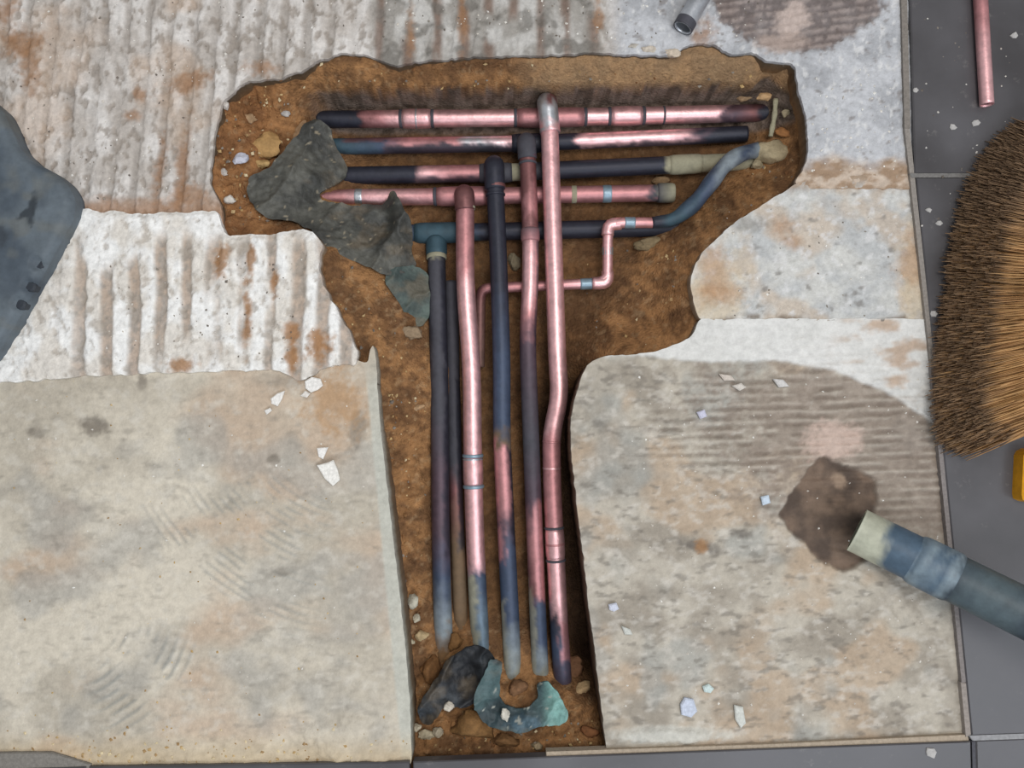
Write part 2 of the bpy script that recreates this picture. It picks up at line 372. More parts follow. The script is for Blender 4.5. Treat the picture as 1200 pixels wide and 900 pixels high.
def zD(u, v):
    return 0.0028 + 0.004 * (fbm(u / 40, v / 30, 91, 4) - 0.5) + 0.001 * (noise(u / 4, v / 4, 92) - .5)
def cD(u, v):
    n = fbm(u / 26, v / 20, 93, 4); n2 = fbm(u / 9, v / 8, 94, 3)
    c = mix(lin((200, 200, 196)), lin((182, 184, 184)), sm(.3, .7, n))
    c = mix(c, lin((190, 174, 156)), sm(0.5, 0.72, fbm(u / 34, v / 34, 95, 3)) * 0.7)
    c = mix(c, lin((214, 214, 214)), sm(.6, .75, n2) * .6)
    c = mix(c, lin((124, 120, 116)), sm(0.70, 0.82, fbm(u / 16, v / 12, 96, 3)) * 0.7)
    c = mix(c, lin((200, 184, 158)), np.clip(blob(u, v, 838, 345, 34, 46, 10, .5, 98, .6) + blob(u, v, 1075, 330, 20, 60, 0, .5, 99, .6), 0, 1) * .7)
    for a in ((915, 265, 13, 10), (930, 285, 9, 8), (848, 345, 22, 10), (1068, 305, 16, 26), (835, 320, 16, 26), (880, 262, 20, 8)):
        c = mix(c, lin((168, 124, 84)) if a[0] != 880 else lin((124, 116, 104)), blob(u, v, *a, 0, rough=.5, s=int(a[0]), soft=.7) * .5)
    c = mix(c, lin((160, 136, 112)), (1 - sm(205, 232, v + 20 * (n2 - .5))) * 0.9)
    c = mix(c, lin((120, 106, 92)), np.exp(-((v - 376 - 5 * np.sin(u / 30)) / 3.5) ** 2) * sm(.4, .55, fbm(u / 14, v / 30, 97)) * .8)
    return c
D = [(1104, 204), (1020, 206), (950, 208), (934, 215), (908, 231), (882, 248), (852, 268), (827, 291), (813, 311), (808, 335), (812, 358), (818, 374), (832, 380), (860, 377), (1000, 376), (1104, 380)]
patch('cement_bed', dense(D, 4, 1.2, 7), zD, cD, skirt=[(0.006, (150, 132, 110)), (0.05, SOILC)], mat='mortar', parent=floor)

def whiteF(u, v):
    e = np.interp(u, [690, 760, 820, 870, 920, 980, 1030, 1080, 1120], [416, 418, 424, 424, 423, 436, 456, 486, 520])
    return 1 - sm(-2.5, 2.5, v - e + 7 * (fbm(u / 14, v / 14, 101, 3) - .5))
def brownF(u, v):
    return np.clip(blob(u, v, 990, 505, 150, 95, 12, .5, 102, .45) + blob(u, v, 1060, 580, 60, 60, 0, .4, 103, .4), 0, 1)
def combF(u, v):
    w = np.sin((v + 0.03 * (u - 900) + 4 * fbm(u / 40, v / 30, 104)) * 2 * math.pi / 10.5)
    m = np.clip(blob(u, v, 990, 520, 140, 95, 8, .3, 105, .5) + blob(u, v, 820, 500, 60, 55, 0, .4, 106, .5), 0, 1)
    return w * m * sm(.36, .56, fbm(u / 22, v / 9, 107, 4))
RECESS = (970, 600, 56, 66)
RECESSP = dense([(964, 534), (992, 546), (1026, 560), (1030, 585), (1016, 620), (1024, 650), (1002, 664), (984, 671), (958, 652), (938, 632), (914, 610), (912, 600), (932, 572), (948, 552)], 4, 2.2, 15)
def recessF(u, v):
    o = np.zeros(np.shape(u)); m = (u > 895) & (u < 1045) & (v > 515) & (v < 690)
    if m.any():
        d, _ = nearest(np.stack([u[m], v[m]], 1), RECESSP); o[m] = sm(-2.5, 2.5, np.where(inside(u[m], v[m], RECESSP), d, -d))
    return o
def zF(u, v):
    z = 0.0005 + 0.0025 * (fbm(u / 50, v / 40, 111, 4) - 0.5) + 0.0016 * (fbm(u / 10, v / 7, 112, 3) - 0.5)
    z = z + 0.0014 * combF(u, v) + 0.0028 * whiteF(u, v) - 0.005 * recessF(u, v) + 0.0012 * arcs(u, v, 940, 800, 60, 190, 270, 350, 13, 113)
    return z + 0.004 * blob(u, v, 780, 862, 60, 8, 0, .3, 114)
def cF(u, v):
    n = fbm(u / 40, v / 30, 121, 4); n2 = fbm(u / 11, v / 7, 122, 4)
    c = mix(lin((156, 148, 136)), lin((184, 177, 164)), sm(.35, .65, n))
    c = mix(c, lin((182, 160, 136)), sm(.48, .66, fbm(u / 70, v / 60, 123, 3)) * .65)
    c = mix(c, lin((158, 160, 156)), sm(.5, .7, fbm(u / 55, v / 60, 124, 3)) * .6)
    c = mix(c, lin((204, 199, 190)), sm(.52, .78, n2) * .5)
    c = mix(c, lin((116, 110, 102)), sm(.6, .78, fbm(u / 13, v / 6, 125, 3)) * .55)
    c = mix(c, mix(lin((122, 110, 100)), lin((158, 144, 132)), n2), brownF(u, v) * .8)
    cb = combF(u, v)
    c = mix(c, lin((112, 100, 90)), np.clip(-cb, 0, 1) * .6); c = mix(c, lin((190, 182, 170)), np.clip(cb, 0, 1) * .4)
    c = mix(c, lin((200, 178, 166)), blob(u, v, 975, 518, 30, 22, 0, .4, 126) * .8)
    c = mix(c, mix(lin((206, 206, 202)), lin((222, 222, 220)), n), whiteF(u, v) * .95)
    c = mix(c, lin((184, 162, 142)), sm(.46, .74, fbm(u / 30, v / 16, 127, 4)) * whiteF(u, v) * sm(960, 1010, u) * .9)
    c = mix(c, mix(lin((86, 74, 66)), lin((122, 104, 90)), sm(.3, .7, fbm(u / 24, v / 24, 131, 4))), recessF(u, v))  # sunken patch coloured a darker brown than the slab
    c = mix(c, lin((150, 130, 112)), blob(u, v, 984, 562, 10, 9, 20, .4, 128))
    for a, k in (((815, 640, 20, 7, 10), .7), ((870, 625, 12, 6, 0), .7), ((838, 645, 10, 7, 0), .5), ((700, 470, 24, 40, 0), .25)):
        c = mix(c, lin((98, 92, 86)), blob(u, v, *a, rough=.5, s=int(a[0]), soft=.5) * k)
    c = mix(c, lin((158, 116, 74)), blob(u, v, 822, 640, 8, 9, 0, .4, 130) * .7)
    c = mix(c, lin((206, 206, 198)), blob(u, v, 790, 860, 70, 9, 0, .3, 114) * .7)
    c = mix(c, lin((132, 108, 88)), sm(1118, 1130, u - (v - 700) * 0.14 + 6 * n2) * sm(640, 690, v) * .7)
    return c
Fp = [(818, 374), (860, 374), (1000, 374), (1104, 374), (1118, 500), (1130, 640), (1152, 878), (930, 885), (712, 884), (708, 860), (704, 820), (699, 780), (692, 725), (684, 655), (676, 590),
      (669, 525), (669, 490), (675, 462), (682, 440), (690, 424), (704, 418), (745, 416), (772, 411), (800, 401), (813, 390)]
patch('concrete_slab', dense(Fp, 4, 0.8, 9), zF, cF, skirt=[(0.005, (150, 142, 128)), (0.02, (96, 76, 60)), (0.10, (62, 42, 30))], mat='concrete', parent=floor)  # lowest side colour darkened to add to the shade in the right channel

ZT = 0.009
for pl in ([(-900, -800), (-108, -800), (-108, 908), (-900, 930)], [(-108, -800), (1060, -800), (1060, -108), (-108, -108)]):
    prism('concrete_slab', pl, -0.03, 0.0015, 'concrete', floor, lin((186, 180, 170)))
def tile(poly): return prism('floor_tile', poly, -0.006, ZT, 'tile', floor, bev=0.0012)
tile([(1064, -120), (1800, -120), (1800, 203), (1072, 203)])
tile([(1074, 208), (1800, 208), (1800, 838), (1139, 862)])
tile([(1144, 868), (1800, 844), (1800, 1500), (1160, 1500)])
tile([(484, 893), (1138, 869), (1154, 1500), (484, 1500)])
tile([(104, 899), (480, 893), (480, 1500), (104, 1500)])
tile([(-500, 918), (100, 899), (100, 1500), (-500, 1500)])
fr = prism('tile_fragment', [(-60, 884), (20, 882), (60, 882), (85, 889), (106, 896), (104, 904), (-60, 912)], -0.002, 0.007, 'stone', None, lin((132, 128, 122)), bev=.0015)
tag(fr, 'broken grey tile fragment in the bottom left corner', 'tile fragment')
def grout(poly, tone, z=0.006): return prism('grout_strip', poly, -0.006, z, 'stone', floor, lin(tone), bev=0.0008)
grout([(640, 881), (900, 872), (1134, 861), (1136, 868), (900, 880), (640, 889)], (170, 156, 138))
grout([(1053, -120), (1060, -120), (1067, 150), (1060, 150)], (128, 122, 116), 0.007)
grout([(1060, 150), (1066, 150), (1096, 430), (1091, 430)], (142, 136, 130), 0.0075)
grout([(1090, 430), (1096, 430), (1134, 800), (1127, 800)], (132, 126, 124), 0.0075)
grout([(1126, 800), (1133, 800), (1138, 862), (1132, 864)], (150, 142, 136), 0.0075)
grout([(1066, 203), (1800, 203), (1800, 208), (1068, 208)], (120, 118, 116), 0.0085)
grout([(1136, 862), (1800, 838), (1800, 844), (1140, 868)], (150, 150, 152), 0.0085)
grout([(1139, 869), (1145, 868), (1160, 1500), (1154, 1500)], (84, 84, 90), 0.0075)

# ---------------------------------------------------------------- trench soil
CP = []
def cp(z, *pts):
    for p in pts: CP.append((*P(p[0], p[1], z)[:2], z))
cp(-0.006, (262, 122), (252, 170), (250, 215), (262, 262), (300, 97), (340, 90), (372, 72), (410, 64), (460, 78), (520, 71), (600, 67), (680, 65), (760, 67), (820, 53), (880, 66), (925, 76),
   (240, 150), (240, 240), (400, 50), (520, 50), (680, 50), (820, 40), (920, 60), (280, 290), (330, 290))
cp(-0.034, (300, 122), (350, 112), (400, 106), (460, 103), (520, 102), (580, 102), (640, 102), (700, 101), (760, 100), (820, 97), (880, 96), (915, 98))
cp(-0.086, (400, 131), (460, 129), (520, 127), (580, 126), (640, 126), (700, 125), (760, 124), (820, 122), (880, 120))
cp(-0.030, (935, 110), (946, 160), (935, 205))
cp(-0.014, (950, 110), (955, 160), (950, 205), (905, 233), (880, 250), (850, 270), (826, 294), (812, 315), (808, 340), (815, 375), (805, 402), (770, 414), (730, 420), (840, 320), (840, 400))
cp(-0.055, (915, 130), (920, 170), (890, 210), (860, 232), (820, 262), (785, 300), (775, 345), (770, 375), (740, 390))
cp(-0.092, (420, 150), (480, 180), (520, 215), (580, 150), (640, 180), (700, 150), (760, 185), (820, 150), (860, 150), (700, 240), (760, 240), (800, 225), (560, 250), (620, 240), (840, 190),
   (700, 300), (660, 300), (740, 290), (560, 300), (600, 300), (560, 400), (600, 400), (640, 400), (690, 370), (600, 500), (560, 560), (600, 600), (640, 600), (640, 560), (600, 700), (640, 680), (560, 680), (530, 500), (530, 600), (530, 400), (520, 330))
cp(-0.125, (664, 480), (664, 540), (670, 600), (676, 660), (682, 720), (686, 760), (676, 480), (680, 540), (688, 600), (696, 660), (702, 720), (706, 760))
cp(-0.035, (290, 140), (300, 180), (290, 230), (330, 130))
cp(-0.062, (360, 150), (390, 190), (380, 250), (420, 260), (450, 290))
cp(-0.014, (382, 300), (380, 335), (395, 362), (415, 395), (428, 425), (370, 320), (400, 400))
cp(-0.030, (410, 320), (430, 360), (450, 400), (450, 440), (456, 500))
cp(-0.050, (450, 330), (475, 380), (485, 430), (490, 480))
cp(-0.058, (470, 540), (475, 600), (480, 660), (488, 720), (492, 780), (494, 820))
cp(-0.070, (500, 560), (505, 640), (508, 700))
cp(-0.065, (560, 770), (600, 790), (640, 790), (540, 740), (620, 760))
cp(-0.040, (500, 850), (560, 850), (620, 860), (680, 830), (690, 860), (580, 820))
cp(-0.026, (500, 880), (560, 882), (620, 882), (690, 878), (500, 900), (600, 905), (700, 900))
CP = np.array(CP)
def rbf_fit(c):
    d = np.sqrt(((c[:, None, :2] - c[None, :, :2]) ** 2).sum(-1) + 1e-6)
    n = len(c); K = np.zeros((n + 3, n + 3)); K[:n, :n] = d - np.eye(n) * 0.0015; K[:n, n] = 1; K[:n, n + 1:] = c[:, :2]; K[n:, :n] = K[:n, n:].T
    return np.linalg.solve(K, np.concatenate([c[:, 2], [0, 0, 0]]))
def rbf_eval(c, w, x, y):
    o = np.zeros_like(x)
    for i in range(0, len(x), 20000):
        d = np.sqrt((x[i:i + 20000, None] - c[None, :, 0]) ** 2 + (y[i:i + 20000, None] - c[None, :, 1]) ** 2 + 1e-6)
        o[i:i + 20000] = d @ w[:len(c)] + w[len(c)] + w[len(c) + 1] * x[i:i + 20000] + w[len(c) + 2] * y[i:i + 20000]
    return o
SW = rbf_fit(CP)
def clods(x, y, size, s):
    ix = np.floor(x / size); iy = np.floor(y / size); best = np.full(x.shape, 9.0); hh = np.zeros(x.shape)
    for a in (-1, 0, 1):
        for b in (-1, 0, 1):
            cx = ix + a; cy = iy + b
            d = np.hypot(x / size - cx - _h(cx, cy, s), y / size - cy - _h(cx, cy, s + 1)); h = _h(cx, cy, s + 2)
            m = d < best; best = np.where(m, d, best); hh = np.where(m, h, hh)
    return np.clip(1 - best * best * 1.6, 0, 1) * hh
def soil_z(x, y):
    z = rbf_eval(CP, SW, x, y); a = x * 1000; b = y * 1000
    rough = 0.6 + 1.8 * sm(-240, -310, a) * sm(100, 200, b) + 0.7 * sm(-280, -370, b)
    z = z + rough * (0.009 * (fbm(a / 26, b / 26, 141, 4) - .5) + 0.0032 * (clods(a, b, 12, 142) - .25) + 0.0011 * (clods(a, b, 4.5, 145) - .25))
    # undercut shelf along the far side: a sloping bank that breaks off sharply
    ex = P(np.array([250., 300, 380, 460, 640, 800, 905, 950]), np.array([118., 112, 105, 104, 101, 98, 98, 98]), -0.030)
    ye = np.interp(x, ex[:, 0], ex[:, 1]) + 0.003 * (fbm(a / 22, b / 60, 147, 3) - .5)
    d = y - ye; bank = np.minimum(-0.030 + np.clip(d, -.01, .05) * 1.1, -.005) + 0.006 * (fbm(a / 18, b / 12, 148, 4) - .5) + .0012 * (clods(a, b, 4.5, 149) - .25)
    s = sm(-0.003, 0.0015, d); wx = sm(-.262, -.215, x) * (1 - sm(.29, .325, x)) * sm(-.030, -.018, d)
    z = z + (s * bank + (1 - s) * np.minimum(z, -0.086) - z) * wx
    z = z + (0.006 * (clods(a, b, 15, 161) - .3) + .003 * (clods(a, b, 7, 164) - .3)) * sm(-.17, -.155, x) * (1 - sm(-.11, -.10, x)) * (1 - sm(-.08, -.03, y))
    return np.minimum(z, -0.0045)
lo = P(215, 935, 0)[:2]; hi = P(985, 15, 0)[:2]
res = 0.0018
gx = np.arange(lo[0], hi[0], res); gy = np.arange(lo[1], hi[1], res)
X, Y = np.meshgrid(gx, gy); x = X.ravel(); y = Y.ravel(); z = soil_z(x, y)
u, v = UV(x, y, z)
n = fbm(u / 30, v / 24, 151, 4); n2 = fbm(u / 7, v / 6, 152, 3)
sc_ = mix(lin((106, 78, 54)), lin((146, 108, 72)), sm(.35, .68, n))
sc_ = mix(sc_, lin((80, 58, 42)), sm(.52, .74, n2) * .5)
sc_ = mix(sc_, lin((166, 124, 84)), sm(.6, .78, fbm(u / 12, v / 16, 153, 3)) * .5)
sc_ = mix(sc_, lin((146, 100, 64)), sm(-230, -330, x * 1000) * .4)
sc_ = mix(sc_, lin((166, 140, 108)), sm(.66, .76, fbm(u / 5, v / 5, 155, 2)) * .3)
sc_ = mix(sc_, lin((70, 46, 30)), sm(.58, .75, fbm(u / 9, v / 8, 156, 3)) * .35)
gface = sm(-0.034, -0.040, z) * sm(0.325, 0.335, y) * sm(-.27, -.22, x)
sc_ = mix(sc_, mix(lin((78, 70, 64)), lin((112, 100, 92)), sm(.4, .6, n2)), gface * .9)
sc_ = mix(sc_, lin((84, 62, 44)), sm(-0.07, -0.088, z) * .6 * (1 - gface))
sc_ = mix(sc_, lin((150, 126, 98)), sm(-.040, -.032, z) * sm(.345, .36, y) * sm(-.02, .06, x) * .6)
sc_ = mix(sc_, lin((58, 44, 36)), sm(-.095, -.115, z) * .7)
sc_ = sc_ * 1.2
ny, nx = X.shape; k = np.arange(ny * nx).reshape(ny, nx)
Q = np.stack([k[:-1, :-1], k[:-1, 1:], k[1:, 1:], k[1:, :-1]], -1).reshape(-1, 4)
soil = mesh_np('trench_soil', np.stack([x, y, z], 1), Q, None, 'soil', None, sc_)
tag(soil, 'loose brown sandy soil lining the T-shaped trench', 'soil', kind='stuff')
def soil_at(px, py):
    zz = -0.05
    for _ in range(6):
        p = P(px, py, zz); zz = float(soil_z(np.array([p[0]]), np.array([p[1]]))[0])
    return zz

# ---------------------------------------------------------------- pipes
KIND = {  # colour, metallic, roughness
    'cu': ((234, 186, 188), .82, .35), 'cr': ((190, 136, 138), .72, .42), 'cd': ((124, 84, 84), .6, .42), 'bk': ((44, 46, 58), .35, .42), 'bl': ((64, 76, 98), .3, .45),
    'pu': ((86, 70, 80), .4, .45), 'pb': ((132, 142, 148), .15, .6), 'pl': ((150, 146, 124), .0, .8), 'gr': ((72, 72, 80), .2, .6), 'sv': ((196, 200, 206), .85, .28),
    'so': ((136, 158, 172), .5, .35), 'br': ((112, 92, 70), .1, .7), 'te': ((58, 84, 96), .2, .55), 'tn': ((120, 92, 62), 0, .9)}
def fillet(pts, f):
    p = [np.asarray(q, float) for q in pts]; out = [p[0]]
    for a, b, c in zip(p[:-2], p[1:-1], p[2:]):
        la, lc = np.linalg.norm((a - b)[:2]) + abs(a[2] - b[2]) * 900, np.linalg.norm((c - b)[:2]) + abs(c[2] - b[2]) * 900
        ta = min(.48, f / la); tc_ = min(.48, f / lc); s0 = b + (a - b) * ta; s1 = b + (c - b) * tc_
        for k in np.linspace(0, 1, 9): out.append((1 - k) ** 2 * s0 + 2 * k * (1 - k) * b + k * k * s1)
    out.append(p[-1]); return np.array(out)
class Path:
    def __init__(s, pts, axis, f=10):
        q = fillet(pts, f)                                   # px, py, z
        w = np.array([P(a, b, c) for a, b, c in q])
        d = np.r_[0, np.cumsum(np.linalg.norm(np.diff(w, axis=0), axis=1))]; ok = np.r_[True, np.diff(d) > 1e-6]
        q, w, d = q[ok], w[ok], d[ok]
        n = max(8, int(d[-1] / 0.003)); t = np.linspace(0, d[-1], n)
        s.w = np.stack([np.interp(t, d, w[:, k]) for k in range(3)], 1)
        s.q = np.stack([np.interp(t, d, q[:, k]) for k in range(3)], 1); s.t = t; s.axis = axis
    def cut(s, c0, c1, n=None):
        """part of the path between two values of the main picture axis"""
        c = s.q[:, s.axis]; 
        if c[-1] < c[0]: c = c[::-1]; t = s.t[::-1]
        else: t = s.t
        t0, t1 = np.interp([c0, c1], c, t); a, b = min(t0, t1), max(t0, t1)
        o = object.__new__(Path); o.axis = s.axis; o.t = np.linspace(a, b, n or max(6, int((b - a) / 0.002)))
        o.w = np.stack([np.interp(o.t, s.t, s.w[:, k]) for k in range(3)], 1); o.q = np.stack([np.interp(o.t, s.t, s.q[:, k]) for k in range(3)], 1)
        return o
def sweep(name, path, rad, stops, parent, seed=0, masks=(), hollow=False, seg=20, rprof=None, mat='pipe', spread=9, tone_mul=1.0):
    w = path.w; n = len(w)
    T = np.gradient(w, axis=0); T /= np.linalg.norm(T, axis=1)[:, None]
    if path.axis == 0: ref = np.array((0, 1.0, 0))          # horizontals: side axis is the picture's vertical
    else: ref = np.array((-1.0, 0, 0))
    S = ref[None] - T * (T @ ref)[:, None]; S /= np.linalg.norm(S, axis=1)[:, None]
    U = np.cross(T, S); U *= np.sign((U @ np.array((0, 0, 1.0))).mean() or 1)
    ang = np.arange(seg) * 2 * math.pi / seg
    rr = np.full(n, rad) if rprof is None else rad * rprof(np.linspace(0, 1, n))
    if isinstance(stops, str): stops = [(0, stops)]
    def grid(r):
        return (w[:, None] + (U[:, None] * np.cos(ang)[None, :, None] - S[:, None] * np.sin(ang)[None, :, None]) * r[:, None, None]).reshape(-1, 3)
    V = grid(rr)
    sco = np.repeat(path.q[:, path.axis], seg); aa = np.tile(ang, n)
    sw = sco + spread * 2 * (fbm(sco / 14 + np.cos(aa) * 1.1 + seed, np.sin(aa) * 1.1 + sco / 30, seed, 3) - .5) * 2
    st_ = sorted(stops); xs = np.array([a for a, _ in st_], float)
    prop = np.array([np.r_[lin(KIND[k][0]), KIND[k][1], KIND[k][2]] for _, k in st_])
    out = np.stack([np.interp(sw, xs, prop[:, k]) for k in range(5)], 1) if len(xs) > 1 else np.tile(prop[0], (len(sw), 1))
    for (s0, s1, ac, ah, kd, am) in masks:
        da = np.abs((np.degrees(aa) - ac + 180) % 360 - 180)
        m = sm(ah + 22, ah - 8, da + 70 * (fbm(sco / 11 + seed, aa * 1.3, seed + 3, 3) - .5)) * sm(s0 - 8, s0 + 4, sw) * (1 - sm(s1 - 4, s1 + 8, sw)) * am
        out = mix(out, np.r_[lin(KIND[kd][0]), KIND[kd][1], KIND[kd][2]], m)
    out[:, :3] *= tone_mul
    i = np.arange(n - 1)[:, None] * seg; j = np.arange(seg)[None]; k = (j + 1) % seg
    Q = np.stack([i + j, i + k, i + seg + k, i + seg + j], -1).reshape(-1, 4)
    T3 = []
    if hollow:
        V2 = grid(rr * 0.86); off = len(V); Q = np.concatenate([Q, Q[:, ::-1] + off])
        for e in (0, (n - 1) * seg):
            Q = np.concatenate([Q, np.stack([e + j[0], e + k[0], off + e + k[0], off + e + j[0]], -1)])
        V = np.concatenate([V, V2]); out = np.concatenate([out, out])
    else:
        c0 = len(V); V = np.concatenate([V, w[:1], w[-1:]]); out = np.concatenate([out, out[:1], out[-1:]])
        for a in range(seg):
            b = (a + 1) % seg; T3 += [(b, a, c0), ((n - 1) * seg + a, (n - 1) * seg + b, c0 + 1)]
    o = mesh_np(name, V, Q, T3 or None, mat, parent, out[:, :3], out[:, 3], out[:, 4])
    return o
def band(name, path, c0, c1, rad, kind, parent, seed=0, bulge=True, stops=None):
    """a fitting or solder ring sitting around the tube between two points"""
    c = path.cut(c0, c1, 10)
    prof = (lambda t: 1 - 0.09 * (np.abs(2 * t - 1) ** 6)) if bulge else None
    return sweep(name, c, rad, stops or kind, parent, seed, rprof=prof, spread=2)
ZH, ZV = -0.076, -0.048
def run(label, name='pipe_run', loc=(600, 300)):
    r = root(name, P(loc[0], loc[1], -0.09)); tag(r, label, 'pipe', 'pipes in the trench'); return r
_parent_fix = []
R_ = 0.0112

# -- topmost horizontal with the rightmost vertical
r = run('thick copper pipe: topmost horizontal in trench joined to rightmost vertical riser', loc=(646, 450))
h = Path([(372, 140, ZH), (640, 138, ZH), (908, 132, ZH)], 0)
sweep('tube', h, R_ * .98, [(372, 'bk'), (418, 'bk'), (426, 'cd'), (445, 'cr'), (470, 'cu'), (700, 'cu'), (835, 'cu'), (850, 'pu'), (880, 'cd'), (888, 'bk'), (908, 'bk')], r, 1)
for a, b, k in ((472, 505, 'cu'), (606, 684, 'cr'), (716, 752, 'cu')):
    f = band('coupling' if b - a < 50 else 'tee', h, a, b, R_ * 1.1, k, r, a)
    band('solder_ring', h, a - 4, a, R_ * 1.05, 'gr', f, a); band('solder_ring', h, b, b + 4, R_ * 1.05, 'gr', f, b)
band('solder_ring', h, 487, 489.5, R_ * 1.12, 'sv', r); band('solder_ring', h, 776, 779, R_ * 1.02, 'gr', r)
V5 = Path([(644, 150, ZV), (649, 300, ZV), (653, 420, ZV), (656, 464, ZV), (646, 510, ZV - .006), (647, 570, ZV - .009), (651, 650, ZV - .012), (655, 730, ZV - .016), (659, 790, -0.068), (660, 812, -0.085)], 1, 20)
sweep('tube', V5, R_ * 1.0, [(150, 'cu'), (300, 'cu'), (500, 'cu'), (520, 'cr'), (612, 'cr'), (650, 'cu'), (712, 'cu'), (728, 'bk'), (760, 'bl'), (805, 'pu')], r, 2, masks=[(720, 770, 70, 60, 'cr', .8)])
el = Path([(641, 127, ZH), (641, 118, ZV + .002), (645, 156, ZV)], 1, 12); el.axis = 1
e = sweep('elbow', el, R_ * 1.14, [(100, 'cd'), (118, 'cd'), (124, 'sv'), (142, 'sv'), (152, 'cu')], r, 3)
band('solder_ring', V5, 151, 156, R_ * 1.12, 'sv', r); 
f = band('coupling', V5, 619, 655, R_ * 1.07, 'cu', r, 5)
for a in (617, 636, 655): band('solder_ring', V5, a, a + 3, R_ * 1.11, 'gr' if a != 636 else 'cr', f, a)
band('solder_ring', V5, 547, 550, R_ * 1.03, 'cu', r); band('solder_ring', V5, 516, 519, R_ * 1.04, 'cr', r)

# -- second horizontal with the second riser from the right
r = run('blackened copper pipe: second horizontal joined to dark red riser with bright patches', loc=(622, 450))
h = Path([(385, 172, ZH - .003), (620, 168, ZH - .003), (875, 157, ZH - .003)], 0)
sweep('tube', h, R_ * .92, [(385, 'te'), (450, 'bl'), (470, 'cr'), (535, 'cr'), (560, 'sv'), (600, 'cu'), (612, 'bk'), (672, 'bk'), (686, 'cu'), (780, 'cu'), (815, 'pu'), (830, 'bk'), (875, 'bk')], r, 11,
      masks=[(455, 620, 75, 55, 'bk', .95), (690, 830, 95, 35, 'bk', .9), (400, 460, -60, 40, 'cd', .7)])
V4 = Path([(618, 180, ZV - .004), (621, 250, ZV - .004), (622, 320, ZV - .003), (618, 400, ZV - .004), (624, 560, ZV - .01), (629, 690, ZV - .016), (633, 785, -0.066), (634, 808, -0.085)], 1, 30)
sweep('tube', V4, R_ * .92, [(180, 'cd'), (215, 'cd'), (240, 'cr'), (262, 'cd'), (300, 'cu'), (340, 'cu'), (372, 'cr'), (400, 'pu'), (520, 'gr'), (590, 'pu'), (630, 'cr'), (690, 'cd'), (710, 'bl'), (750, 'bl'), (775, 'pb'), (800, 'pl')], r, 12,
      masks=[(590, 700, 60, 50, 'cr', .8), (270, 400, 100, 40, 'bk', .8), (690, 790, -70, 40, 'pl', .6)])
el = Path([(617, 170, ZH), (617, 165, ZV - .002), (618, 186, ZV - .004)], 1, 10)
e = sweep('elbow', el, R_ * 1.06, 'gr', r, 13); band('tee', h, 600, 640, R_ * 1.1, 'bk', r, 6)
band('solder_ring', V4, 181, 186, R_ * 1.06, 'pu', e); band('solder_ring', V4, 190, 193, R_ * 1.03, 'gr', e); band('coupling', V4, 268, 283, R_ * 1.06, 'gr', r, 4, stops=[(260, 'gr'), (290, 'cr')])

# -- third horizontal with the blue-black riser
r = run('blue-black pipe: third horizontal joined to dark middle riser turning copper lower down', loc=(590, 450))
h = Path([(395, 206, ZH), (580, 203, ZH), (900, 188, ZH)], 0)
sweep('tube', h, R_ * 1.0, [(395, 'bk'), (485, 'bk'), (496, 'cu'), (530, 'cr'), (560, 'cr'), (572, 'bk'), (592, 'pl'), (612, 'pl'), (625, 'gr'), (660, 'bk'), (778, 'bk'), (783, 'pl'), (900, 'pl')], r, 21, masks=[(490, 575, 85, 40, 'bk', .9)], spread=4)
V3 = Path([(580, 215, ZV - .001), (584, 300, ZV), (588, 420, ZV - .002), (588, 510, ZV - .006), (592, 600, ZV - .012), (597, 700, ZV - .016), (601, 790, -0.068), (602, 815, -0.085)], 1, 30)
sweep('tube', V3, R_ * .97, [(215, 'bk'), (330, 'bk'), (420, 'bl'), (500, 'bl'), (516, 'br'), (524, 'cr'), (590, 'cr'), (612, 'pu'), (650, 'bl'), (720, 'bl'), (760, 'pb'), (805, 'pl')], r, 22,
      masks=[(520, 640, 95, 45, 'bk', .95), (700, 800, -80, 45, 'pl', .6), (620, 660, -50, 35, 'cr', .7)])
el = Path([(579, 202, ZH), (579, 192, ZV), (580, 222, ZV - .001)], 1, 10)
e = sweep('elbow', el, R_ * 1.15, 'bk', r, 23); band('tee', h, 562, 600, R_ * 1.14, 'gr', r, 7)
band('solder_ring', V3, 216, 221, R_ * 1.16, 'cd', e); band('solder_ring', V3, 227, 230, R_ * 1.1, 'bk', e)
band('end_sleeve', h, 784, 822, R_ * 1.12, 'pl', r, 8)

# -- fourth horizontal with the second riser from the left
r = run('pink copper pipe: fourth horizontal joined to riser with two blue solder rings', loc=(552, 450))
h = Path([(374, 232, ZH + .003), (540, 230, ZH + .003), (790, 226, ZH + .003)], 0)
sweep('tube', h, R_ * .95, [(374, 'cr'), (400, 'cr'), (440, 'cu'), (520, 'cr'), (560, 'pl'), (590, 'cr'), (640, 'cr'), (760, 'cr'), (772, 'gr'), (790, 'pl')], r, 31)
for a, b, k in ((416, 426, 'sv'), (669, 676, 'pl'), (705, 717, 'so')): band('solder_ring', h, a, b, R_ * .99, k, r, a)
f = band('tee', h, 512, 572, R_ * 1.1, 'cr', r, 9); band('solder_ring', h, 508, 512, R_ * 1.05, 'gr', f)
band('end_sleeve', h, 770, 790, R_ * 1.12, 'gr', r, 33, stops=[(768, 'gr'), (790, 'pl')])
V2 = Path([(545, 240, ZV - .002), (545, 335, ZV), (553, 430, ZV - .002), (554, 540, ZV - .006), (557, 640, ZV - .014), (560, 700, ZV - .02), (564, 775, -0.078)], 1, 40)
sweep('tube', V2, R_ * 1.02, [(240, 'cd'), (255, 'cr'), (310, 'cr'), (345, 'cu'), (640, 'cu'), (662, 'cu'), (676, 'bl'), (775, 'so')], r, 32, masks=[(675, 780, -70, 50, 'pl', .8), (500, 640, -85, 25, 'cr', .6)])
el = Path([(544, 233, ZH + .004), (544, 226, ZV), (545, 246, ZV - .002)], 1, 10)
